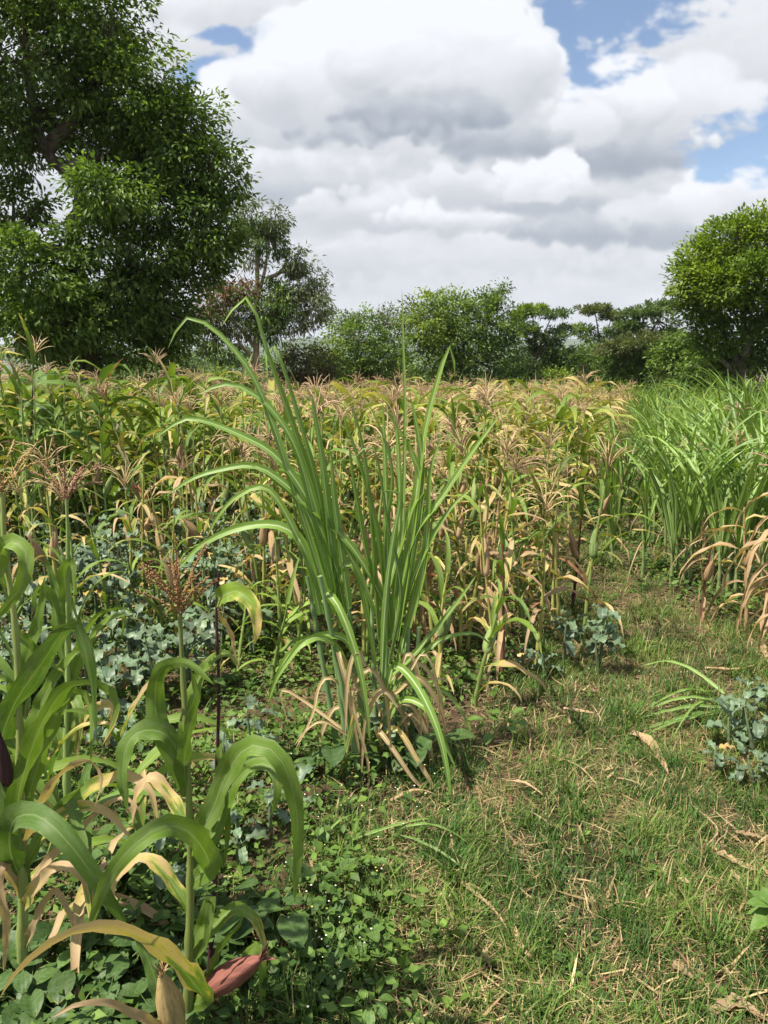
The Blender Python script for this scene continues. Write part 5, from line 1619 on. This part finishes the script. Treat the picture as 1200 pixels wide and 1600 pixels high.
# ------------------------------------------------------------------ kale
def kale_leaf_mesh(seed):
    rn = np.random.default_rng(seed)
    n, m = 11, 7
    s = np.linspace(0, 1, n)
    t = np.linspace(-1, 1, m)
    body = np.clip((s - 0.22) / 0.78, 0, 1)
    wdt = 0.018 + 0.31 * np.clip(body, 0, 1) ** .45 * np.clip(1.02 - body, 0, 1) ** .38 * (s > 0.2)
    lob = 1 + 0.10 * np.sin(s * 27 + rn.uniform(0, 6)) * (s > .25)
    a = np.radians(55 - 95 * s ** 1.2 * rn.uniform(.8, 1.25))
    px_ = np.concatenate([[0], np.cumsum(np.cos((a[1:] + a[:-1]) / 2))]) / (n - 1)
    pz_ = np.concatenate([[0], np.cumsum(np.sin((a[1:] + a[:-1]) / 2))]) / (n - 1)
    Y = (wdt * lob)[:, None] * t[None]
    rip = 0.085 * np.sin(s[:, None] * 21 + np.sign(t)[None] * 1.7 + rn.uniform(0, 6)) * np.abs(t)[None] ** 1.4 * (s > .2)[:, None] + 0.22 * np.abs(Y)
    G = np.stack([px_[:, None] - np.sin(a)[:, None] * rip, Y, pz_[:, None] + np.cos(a)[:, None] * rip], -1)
    mb = MB()
    mb.grid(G, np.stack(np.broadcast_arrays((t[None] + 1) / 2, s[:, None]), -1))
    return mb.mesh('kale_leaf', M_kale, tint=False)


KALE = [kale_leaf_mesh(i) for i in range(7)]
KST = stalk_mesh(33, 0.008, 5, 0.015)[0]


def kale_plant(x, y, H, label, group, seed, n=12, leaf=0.17, side_stems=1):
    rn = np.random.default_rng(seed)
    root = tag(empty('kale_plant', (x, y, float(hgt(x, y)))), label, 'kale', group)
    stems = [(0, 0, H * 0.8)] + [(rn.normal(0, .09), rn.normal(0, .09), H * rn.uniform(.45, .75)) for _ in range(side_stems)]
    for sx, sy, sh in stems:
        ob('stem', KST, root, loc=(sx, sy, 0), scale=(1, 1, sh), rot=(rn.normal(0, .1), rn.normal(0, .1), 0), color=(0.12, 0.16, 0.085))
    for i in range(n):
        sx, sy, sh = stems[i % len(stems)]
        t = rn.uniform(.45, 1.0)
        yel = rn.random() < 0.018
        ob('leaf', KALE[rn.integers(7)], root, mw=Matrix.Translation((sx, sy, sh * t)) @ Matrix.Rotation(i * 2.4 + rn.normal(0, .3), 4, 'Z') @ Matrix.Rotation(rn.normal(0, .25) + (1 - t) * 0.8, 4, 'Y') @ Matrix.Scale(leaf * rn.uniform(.7, 1.25), 4),
           color=(0.55 if yel else 0.0, float(np.clip(rn.normal(.35, .3), 0, 1)), float(np.clip(rn.normal(.56, .22), 0.1, 1))))
    return root


for px_, py_, top_, n_, lf_, lb_ in [
        (935, 1045, 915, 25, 0.126, 'large kale plant with a yellow leaf beside the path'),
        (820, 1050, 995, 15, 0.096, 'low kale plant left of the large one by the path'),
        (880, 1035, 945, 15, 0.111, 'kale plant just behind the large one by the path'),
        (1160, 1150, 1050, 22, 0.104, 'upright kale plant at the right side of the path'),
        (1195, 1160, 1065, 15, 0.104, 'kale plant cut by the right edge'),
        (1115, 1205, 1150, 11, 0.081, 'small grey green kale in front of the upright one'),
        (1180, 1225, 1165, 11, 0.089, 'small kale with drooping leaf at the right edge'),
        (405, 1215, 1090, 16, 0.096, 'kale plant left of the foot of the sugarcane clump'),
        (425, 1320, 1225, 12, 0.096, 'kale plant low in front of the dark bare stalk'),
        (255, 1420, 1300, 11, 0.111, 'dark kale under the nearest maize leaves'),
        (380, 1370, 1300, 8, 0.089, 'small kale beside the grassy path near the nearest maize'),
        (170, 1090, 960, 15, 0.126, 'kale plant right of the maize with reddish tassel'),
        (225, 1080, 965, 15, 0.126, 'broad-leaved kale behind the nearest maize tassel'),
        (200, 1190, 1080, 12, 0.111, 'kale between the two left maize plants'),
        (610, 1195, 1100, 10, 0.118, 'dark kale hidden at the foot of the sugarcane clump')]:
    g_ = gnd(px_, py_)
    kale_plant(g_.x, g_.y, max(at(px_, top_, g_.y).z, .14), lb_, None, int(px_ * 7 + py_), n_, lf_)
mk = np.random.default_rng(31)
for i_ in range(16):
    y_ = mk.uniform(3.7, 5.4)
    x_ = mk.uniform(-.58 * y_, -.14 * y_)
    maize_plant(x_, y_, mk.uniform(.95, 1.35), mk.uniform(.3, .6), mk.uniform(.4, .8), 'thin drying maize scattered among the kale of the left patch', 'maize scattered among the kale', 5300 + i_, nleaf=7, tassel=i_ % 3 == 0, ears=i_ % 2, leaf_len=.40)
krn = np.random.default_rng(12)
kn = 0
while kn < 58:
    y_ = krn.uniform(3.1, 5.9)
    x_ = krn.uniform(-0.60 * y_ - .2, -0.5 - 0.03 * y_)
    if y_ < 3.9 and x_ > -1.0:
        continue
    H_ = krn.uniform(.42, .70) + 0.06 * (y_ - 3)
    lb_ = ('waist-high blue green kale at the back of the left patch', 'kale at the back of the patch') if y_ > 5.0 else ('leafy blue green kale at the front of the left patch', 'kale at the front of the patch')
    kale_plant(x_, y_, H_, lb_[0], lb_[1], 6000 + kn, 14, krn.uniform(.12, .165), 1)
    kn += 1

# ------------------------------------------------------------------ broad-leaved low plants under the foreground maize
def broad_plant(px, py, label, group, seed, n=9, leaf=0.075, H=0.10, hue=0.25, spread=0.08, lum=0.4):
    rn = np.random.default_rng(seed)
    g = gnd(px, py)
    root = tag(empty('broadleaf_weed', (g.x, g.y, float(hgt(g.x, g.y)))), label, 'weed', group)
    mb = MB()
    for i in range(n):
        az = i * 2.4 + rn.normal(0, .4)
        rr = spread * rn.uniform(.3, 1.2)
        tip = np.array([math.cos(az) * rr, math.sin(az) * rr, H * rn.uniform(.5, 1.2)])
        mb.tube(spline([(0, 0, 0), tip * [.4, .4, .7], tip], 4), 0.0016, 3, cap=False)
        ob('leaf', HEARTS[rn.integers(3)], root, mw=Matrix.Translation(Vector(tip)) @ Matrix.Rotation(az, 4, 'Z') @ Matrix.Rotation(rn.normal(.12, .25), 4, 'Y') @ Matrix.Scale(leaf * rn.uniform(.7, 1.25), 4),
           color=(max(0, rn.normal(0, .1)), float(np.clip(hue + rn.normal(0, .15), 0, 1)), float(np.clip(lum + rn.normal(0, .1), 0, 1))))
    tag(ob('stem', mb.mesh('weed_stems', M_stalk, tint=False), root, color=(0.14, 0.2, 0.06)), kind='stuff')
    return root


wrn = np.random.default_rng(19)
for i_ in range(34):
    px_, py_ = wrn.uniform(-20, 400), wrn.uniform(1330, 1640)
    broad_plant(px_, py_, 'dark round-leaved weed crowded under the foreground maize', 'round-leaved weeds under the maize', 8000 + i_, 8, 0.066, 0.10, 0.18)
for i_ in range(12):
    px_, py_ = wrn.uniform(430, 580), wrn.uniform(1330, 1600)
    broad_plant(px_, py_, 'small light green weed along the left side of the grassy path', 'light weeds left of the path', 8100 + i_, 8, 0.034, 0.08, 0.6, 0.05, 0.55)
broad_plant(782, 1165, 'bright green vine sprout beside the bare soil right of the sugarcane', None, 8200, 12, 0.05, 0.10, 0.8, 0.09, 0.6)
broad_plant(520, 1215, 'dark broad-leaved plant at the left foot of the sugarcane clump', None, 8201, 9, 0.10, 0.14, 0.1, 0.12, 0.4)
broad_plant(650, 1200, 'dark broad-leaved plant at the right foot of the sugarcane clump', None, 8202, 9, 0.10, 0.14, 0.1, 0.12, 0.4)
broad_plant(430, 1460, 'grey green round-leaved plant beside the reddish ear', None, 8203, 8, 0.08, 0.12, 0.1, 0.1, 0.45)

# leafy sprig poking in at the right edge, close to the camera
g_ = gnd(1205, 1490)
sp = tag(empty('leafy_sprig', (g_.x, g_.y, 0)), 'glossy bright green sprig poking in at the lower right edge', 'shrub')
spm = MB()
spm.tube(spline([(0, 0, 0), (0.01, 0, .08), (0.0, -.01, .17)], 6), .004, 5)
ob('stem', spm.mesh('sprig_stem', M_stalk, tint=False), sp, color=(.16, .24, .06))
long_leaf = heart_leaf_mesh('sprig_leaf', asp=0.46, cup=0.35)
for i_, (az_, el_, l_) in enumerate([(180, 20, .10), (200, -8, .11), (150, 35, .09), (165, -2, .085), (230, 15, .1), (90, 25, .1), (20, 20, .1), (300, 15, .1), (340, 40, .09)]):
    ob('leaf', long_leaf, sp, mw=Matrix.Translation((0, -.01, .165 - .006 * i_)) @ Matrix.Rotation(R(az_), 4, 'Z') @ Matrix.Rotation(R(-el_), 4, 'Y') @ Matrix.Scale(l_, 4), color=(0, .75, .62))

# ------------------------------------------------------------------ cut cane tops and fallen dry leaves on the path
def lying(name, cat, label, group, strips, mat, prof=cane_w, lift=0.02):
    """leaves lying on the ground; strips of (pixel path, width, dry, hue, lum, height)"""
    g0 = gnd(*strips[0][0][0])
    root = tag(empty(name, (g0.x, g0.y, float(hgt(g0.x, g0.y)))), label, cat, group)
    for k_, (pts, width, dry, hue, lum, hh) in enumerate(strips):
        P = []
        for j, q in enumerate(pts):
            g = gnd(*q)
            z = float(hgt(g.x, g.y)) + lift + hh * math.sin(math.pi * (j + .5) / len(pts))
            P.append(np.array([g.x, g.y, z]) - np.array(root.location))
        P = spline(P, 12)
        G, U = blade(P, width * prof(np.linspace(0, 1, 12)), C=3, fold=.45, roll=lrn.uniform(-.4, .4), roll2=lrn.uniform(-.8, .8), ripple=.15, seed=k_)
        mb = MB()
        mb.grid(G, U)
        ob('leaf', mb.mesh('lying_leaf', mat, tint=False), root, color=(dry, hue, lum))
    return root


lrn = np.random.default_rng(3)
lying('cut_sugarcane', 'cut cane', 'cut green sugarcane top lying across the path before the upright kale', None,
      [([(1130, 1100), (1080, 1075), (1040, 1058), (1000, 1050)], .03, 0, .45, .75, .10), ([(1125, 1105), (1085, 1095), (1050, 1105), (1010, 1120)], .03, 0, .4, .7, .05),
       ([(1125, 1115), (1080, 1120), (1040, 1128), (1000, 1132)], .034, 0, .4, .6, .03), ([(1125, 1120), (1080, 1132), (1040, 1142), (1005, 1148)], .034, 0, .3, .55, .02),
       ([(1125, 1110), (1085, 1110), (1050, 1115), (1020, 1118)], .03, 0, .5, .75, .05), ([(1128, 1122), (1070, 1138), (1030, 1150), (1010, 1156)], .03, 0, .5, .6, .02),
       ([(1120, 1098), (1085, 1120), (1062, 1150), (1050, 1165)], .02, 0, .7, .6, .04), ([(1130, 1090), (1060, 1100), (1010, 1112), (990, 1125)], .02, 0, .6, .7, .05)], M_cane)
lying('cut_cane_leaf', 'cut cane', 'cut green cane leaf lying on the grass in front of the sugarcane clump', None,
      [([(540, 1345), (600, 1330), (660, 1310), (690, 1305)], .022, 0, .5, .6, .04), ([(610, 1325), (660, 1322), (700, 1330), (740, 1345)], .02, 0, .4, .6, .05), ([(615, 1325), (660, 1345), (700, 1365), (735, 1385)], .018, 0, .3, .5, .03),
       ([(500, 1350), (530, 1325), (560, 1300)], .02, 0, .6, .6, .05)], M_cane)
for i_, (pts_, wd_, lb_) in enumerate([
        ([(985, 1152), (1010, 1165), (1030, 1190), (1045, 1215)], .06, 'large tan dry maize leaf lying below the cut cane top'),
        ([(1020, 1165), (1025, 1185), (1042, 1210)], .04, 'curled dry leaf beside the large tan one'),
        ([(1110, 1330), (1140, 1350), (1180, 1362)], .05, 'pale dry husk strip at the right of the path'),
        ([(1140, 1365), (1155, 1390), (1160, 1410)], .035, 'short upright husk strip at the right of the path'),
        ([(1060, 1382), (1078, 1390)], .03, 'small pale husk lying alone on the grass'),
        ([(1150, 1302), (1195, 1308)], .04, 'rust brown leaf strip at the right edge'),
        ([(1110, 1590), (1150, 1575), (1200, 1600)], .05, 'rust brown husk in the lower right corner'),
        ([(1140, 1560), (1200, 1600)], .035, 'dark brown stalk piece in the lower right corner'),
        ([(820, 1130), (828, 1165), (826, 1190)], .02, 'dry stick standing in the bare soil by the sugarcane'),
        ([(880, 1113), (930, 1122)], .03, 'tan dry leaf at the left side of the path'),
        ([(790, 1240), (820, 1246), (850, 1262)], .02, 'thin dry leaf below the bare soil'),
        ([(720, 1395), (770, 1440), (800, 1480)], .022, 'long dry straw bundle in the middle of the path'),
        ([(800, 1460), (815, 1500), (840, 1520)], .03, 'dry clod of straw low in the middle of the path'),
        ([(1050, 1510), (1070, 1530), (1090, 1535)], .05, 'brown crumpled leaf low on the right of the path'),
        ([(440, 1300), (470, 1290), (480, 1310)], .03, 'yellow dry leaf under the nearest kale'),
        ([(610, 1270), (650, 1255), (690, 1262)], .022, 'tan cane leaf on the soil before the clump'),
        ([(1080, 1260), (1120, 1300), (1100, 1330)], .015, 'thin dry twig right of the path'),
        ([(1100, 1050), (1150, 1058), (1190, 1050)], .03, 'dry strip behind the upright kale'),
        ([(860, 1195), (905, 1215), (940, 1250)], .012, 'thin straw across the path'),
        ([(1190, 1020), (1205, 1060)], .06, 'tan husk leaf below the withered maize')]):
    lying('fallen_dry_leaf', 'dry leaf', lb_, 'fallen dry leaves on the path', [(pts_, wd_, 0.95, .5, .62 if 'brown' not in lb_ else .3, .015)], M_maize, maize_w)


# ------------------------------------------------------------------ grass, weeds and litter
def blades(P, az, L, Wd, lean, curl, tint):
    """tapering bent blades: three cross-sections and a tip"""
    n = len(P)
    d = np.stack([np.cos(az), np.sin(az), np.zeros(n)], -1)
    s = np.stack([-np.sin(az), np.cos(az), np.zeros(n)], -1)
    rows, c = [], P.copy()
    ang = lean.copy()
    for k in range(4):
        wk = Wd * (1.0, 0.9, 0.6, 0.0)[k]
        rows.append(c - s * wk[:, None] / 2)
        rows.append(c + s * wk[:, None] / 2)
        step = L / 3
        c = c + (d * np.sin(ang)[:, None] + np.array([0, 0, 1.0]) * np.cos(ang)[:, None]) * step[:, None]
        c[:, 2] = np.maximum(c[:, 2], P[:, 2] + 0.003)
        ang = ang + curl
    V = np.stack(rows[:6] + [rows[6]], 1)                # 7 verts each
    i = np.arange(n)[:, None] * 7
    q = np.concatenate([i + [0, 1, 3, 2], i + [2, 3, 5, 4]], 1).reshape(-1, 4)
    t = i + [4, 5, 6]
    return V.reshape(-1, 3), q, t, np.repeat(tint, 7, axis=0)


def in_path(x, y):
    """how much of the ground is open and grassy: 1 on the path, 0 in the crops"""
    left = np.interp(y, [0.5, 1.5, 2.2, 2.8, 3.4, 4.2, 6, 9], [-.45, -.35, -.25, 0.15, .55, 1.0, 1.55, 2.2])
    right = np.interp(y, [0.5, 2.5, 3.5, 4.5, 5.5, 6.5, 9], [4.0, 4.0, 3.3, 2.35, 2.1, 2.0, 2.4])
    return sstep(x - left, -.15, .15) * sstep(right - x, -.15, .25)


def patch(x, y, seed, sc):
    return fbm2(x / sc, y / sc, 4, seed, .55)


grn = np.random.default_rng(55)


def scatter(n, ymax, power=1.6):
    """points in the view wedge, denser towards the camera"""
    u_ = grn.random(n)
    y = 0.75 + (ymax - .75) * u_ ** power
    x = grn.uniform(-1, 1, n) * (.66 * y + .9)
    return x, y


# living grass
x_, y_ = scatter(640000, 8.5, 1.7)
dens = in_path(x_, y_) * (0.34 + 1.0 * sstep(patch(x_, y_, 400, .38) + .5 * patch(x_, y_, 415, .16), -.18, .32)) + 0.10 * (1 - in_path(x_, y_))
soil = np.exp(-(((x_ - .42) / .42) ** 2 + ((y_ - 3.05) / .42) ** 2))      # bare soil beside the clump
keep = grn.random(len(x_)) < np.clip(dens * .75 * (1 - .9 * soil), 0, 1)
x_, y_ = x_[keep], y_[keep]
n_ = len(x_)
f_ = np.clip(.33 + 1.1 * patch(x_, y_, 410, .45) + grn.normal(0, .22, n_), 0, 1)[:, None]
t_ = np.array((.046, .108, .022)) + (np.array((.150, .235, .044)) - np.array((.046, .108, .022))) * f_
t_ = np.where((grn.random(n_) < .13)[:, None], np.array((.36, .29, .14)), t_) * grn.uniform(.75, 1.25, n_)[:, None]
V_, q_, tr_, tn_ = blades(np.stack([x_, y_, hgt(x_, y_) - .004], -1), grn.uniform(0, 6.28, n_), grn.uniform(.03, .10, n_) * (1 + .6 * sstep(patch(x_, y_, 415, .16), .1, .4)) * (1 + .25 * (f_[:, 0] > .6)), grn.uniform(.0026, .0054, n_), grn.uniform(.05, .9, n_), grn.uniform(.05, .55, n_), t_)
tag(ob('grass', mesh_np('grass', V_, q_, tr_, None, tn_, M_grass, smooth=False)), 'short green grass growing over the trodden path', 'grass', None, 'stuff')
n_grass = n_

# dry straw and litter
x_, y_ = scatter(380000, 9.5, 1.6)
pth = in_path(x_, y_)
dens = pth * (.20 + .62 * sstep(-patch(x_, y_, 400, .38) + .5 * patch(x_, y_, 420, .3), -.12, .30)) + (1 - pth) * .55 * sstep(patch(x_, y_, 430, .5), -.1, .4)
keep = grn.random(len(x_)) < np.clip(dens * .35, 0, 1)
x_, y_ = x_[keep], y_[keep]
n_ = len(x_)
t_ = np.array((.25, .17, .085)) + (np.array((.50, .39, .21)) - np.array((.25, .17, .085))) * grn.random(n_)[:, None]
t_ = np.where((grn.random(n_) < .15)[:, None], np.array((.15, .08, .045)), t_) * grn.uniform(.8, 1.2, n_)[:, None]
big = grn.random(n_) < .04
V_, q_, tr_, tn_ = blades(np.stack([x_, y_, hgt(x_, y_) + grn.uniform(.002, .03, n_)], -1), grn.uniform(0, 6.28, n_), np.where(big, grn.uniform(.06, .16, n_), grn.uniform(.03, .10, n_)), np.where(big, grn.uniform(.005, .012, n_), grn.uniform(.0014, .0032, n_)), grn.uniform(1.15, 1.65, n_), grn.uniform(-.12, .25, n_), t_)
tag(ob('straw_litter', mesh_np('straw', V_, q_, tr_, None, tn_, M_straw, smooth=False)), 'dry straw and leaf litter scattered over path and soil', 'straw', None, 'stuff')
n_straw = n_

# ground-cover weeds: small oval leaves between the crops
x_, y_ = scatter(430000, 10.0, 1.2)
pth = in_path(x_, y_) * (1 - .75 * sstep(.28 - x_ + .25 * patch(x_, y_, 480, .3), -.1, .25) * sstep(2.75 - y_, 0, .3))
dens = (1 - pth) * (.25 + .75 * sstep(patch(x_, y_, 440, .5), -.25, .25)) + pth * .30 * sstep(patch(x_, y_, 450, .35), .05, .35)
soil = np.exp(-(((x_ - .42) / .42) ** 2 + ((y_ - 3.05) / .42) ** 2))
keep = grn.random(len(x_)) < np.clip(dens * .40 * (1 - .85 * soil), 0, 1)
x_, y_ = x_[keep], y_[keep]
n_ = len(x_)
f_ = np.clip(.4 + .7 * patch(x_, y_, 460, .5) + grn.normal(0, .22, n_), 0, 1)[:, None]
t_ = (np.array((.050, .100, .022)) + (np.array((.150, .240, .040)) - np.array((.050, .100, .022))) * f_) * grn.uniform(.75, 1.25, n_)[:, None]
az_ = grn.uniform(0, 6.28, n_)
el_ = grn.normal(.25, .4, n_)
D_ = np.stack([np.cos(az_) * np.cos(el_), np.sin(az_) * np.cos(el_), np.sin(el_)], -1)
L_ = grn.uniform(.014, .042, n_) * (1 + .10 * y_)
V_, tr_, tn_ = leaf_cloud(np.stack([x_, y_, hgt(x_, y_) + grn.beta(1, 2.2, n_) * .24 * (.25 + .75 * (pth[keep] < .5)) * np.clip(.6 + patch(x_, y_, 470, .5), .15, 1.3)], -1), D_, L_, L_ * grn.uniform(.4, .75, n_), t_, grn, .25, .35)
tag(ob('ground_cover', mesh_np('ground_cover', V_, None, tr_, None, tn_, M_grass, smooth=False)), 'small-leaved green weeds carpeting the soil between the crops', 'weeds', None, 'stuff')

# tall wispy weed stems and little white flowers low left of the path
fr = MB()
for i_ in range(100):
    if i_ < 36:
        px_, py_ = grn.normal(520, 40), grn.normal(1490, 70)
    elif i_ < 76:
        px_, py_ = grn.uniform(440, 700), grn.uniform(1215, 1330)
    else:
        px_, py_ = grn.uniform(880, 1080), grn.uniform(1040, 1140)
    g_ = gnd(px_, py_)
    h_ = grn.uniform(.05, .13)
    z_ = float(hgt(g_.x, g_.y))
    fr.tube([(g_.x, g_.y, z_), (g_.x + grn.normal(0, .01), g_.y, z_ + h_)], .0008, 3, (.08, .14, .04), cap=False)
    c_ = np.array([g_.x, g_.y, z_ + h_])
    k_ = grn.uniform(.002, .0038)
    a_ = np.arange(6) / 6 * 6.283
    fr.add(np.vstack([c_ + [0, 0, .002], np.stack([np.cos(a_) * k_, np.sin(a_) * k_, np.zeros(6)], -1) + c_]), None, [[0, 1 + j, 1 + (j + 1) % 6] for j in range(6)], None, (.75, .74, .60) if i_ % 4 else (.55, .50, .12))
tag(ob('tiny_flowers', fr.mesh('tiny_flowers', M_straw, smooth=False)), 'tiny white and yellow weed flowers dotted beside the path', 'flowers', None, 'stuff')
# ------------------------------------------------------------------ thin haze that fades the far hills
hm, hb_ = new_mat('haze')
ho_ = hb_.node('ShaderNodeOutputMaterial')
hv_ = hb_.node('ShaderNodeVolumePrincipled')
hv_.inputs['Color'].default_value = (0.80, 0.88, 1.0, 1.0)
hv_.inputs['Density'].default_value = 0.0002
hm.node_tree.links.new(hv_.outputs[0], ho_.inputs['Volume'])
hz = MB()
X_, Y0_, Y1_, Z0_, Z1_ = 5400, -5000, 5400, -18, 115
hz.add([(-X_, Y0_, Z0_), (X_, Y0_, Z0_), (X_, Y1_, Z0_), (-X_, Y1_, Z0_), (-X_, Y0_, Z1_), (X_, Y0_, Z1_), (X_, Y1_, Z1_), (-X_, Y1_, Z1_)],
       [[3, 2, 1, 0], [4, 5, 6, 7], [0, 1, 5, 4], [1, 2, 6, 5], [2, 3, 7, 6], [3, 0, 4, 7]])
tag(ob('haze', hz.mesh('haze', hm, smooth=False, tint=False)), 'thin bluish haze in the air over the far hills', None, None, 'stuff')
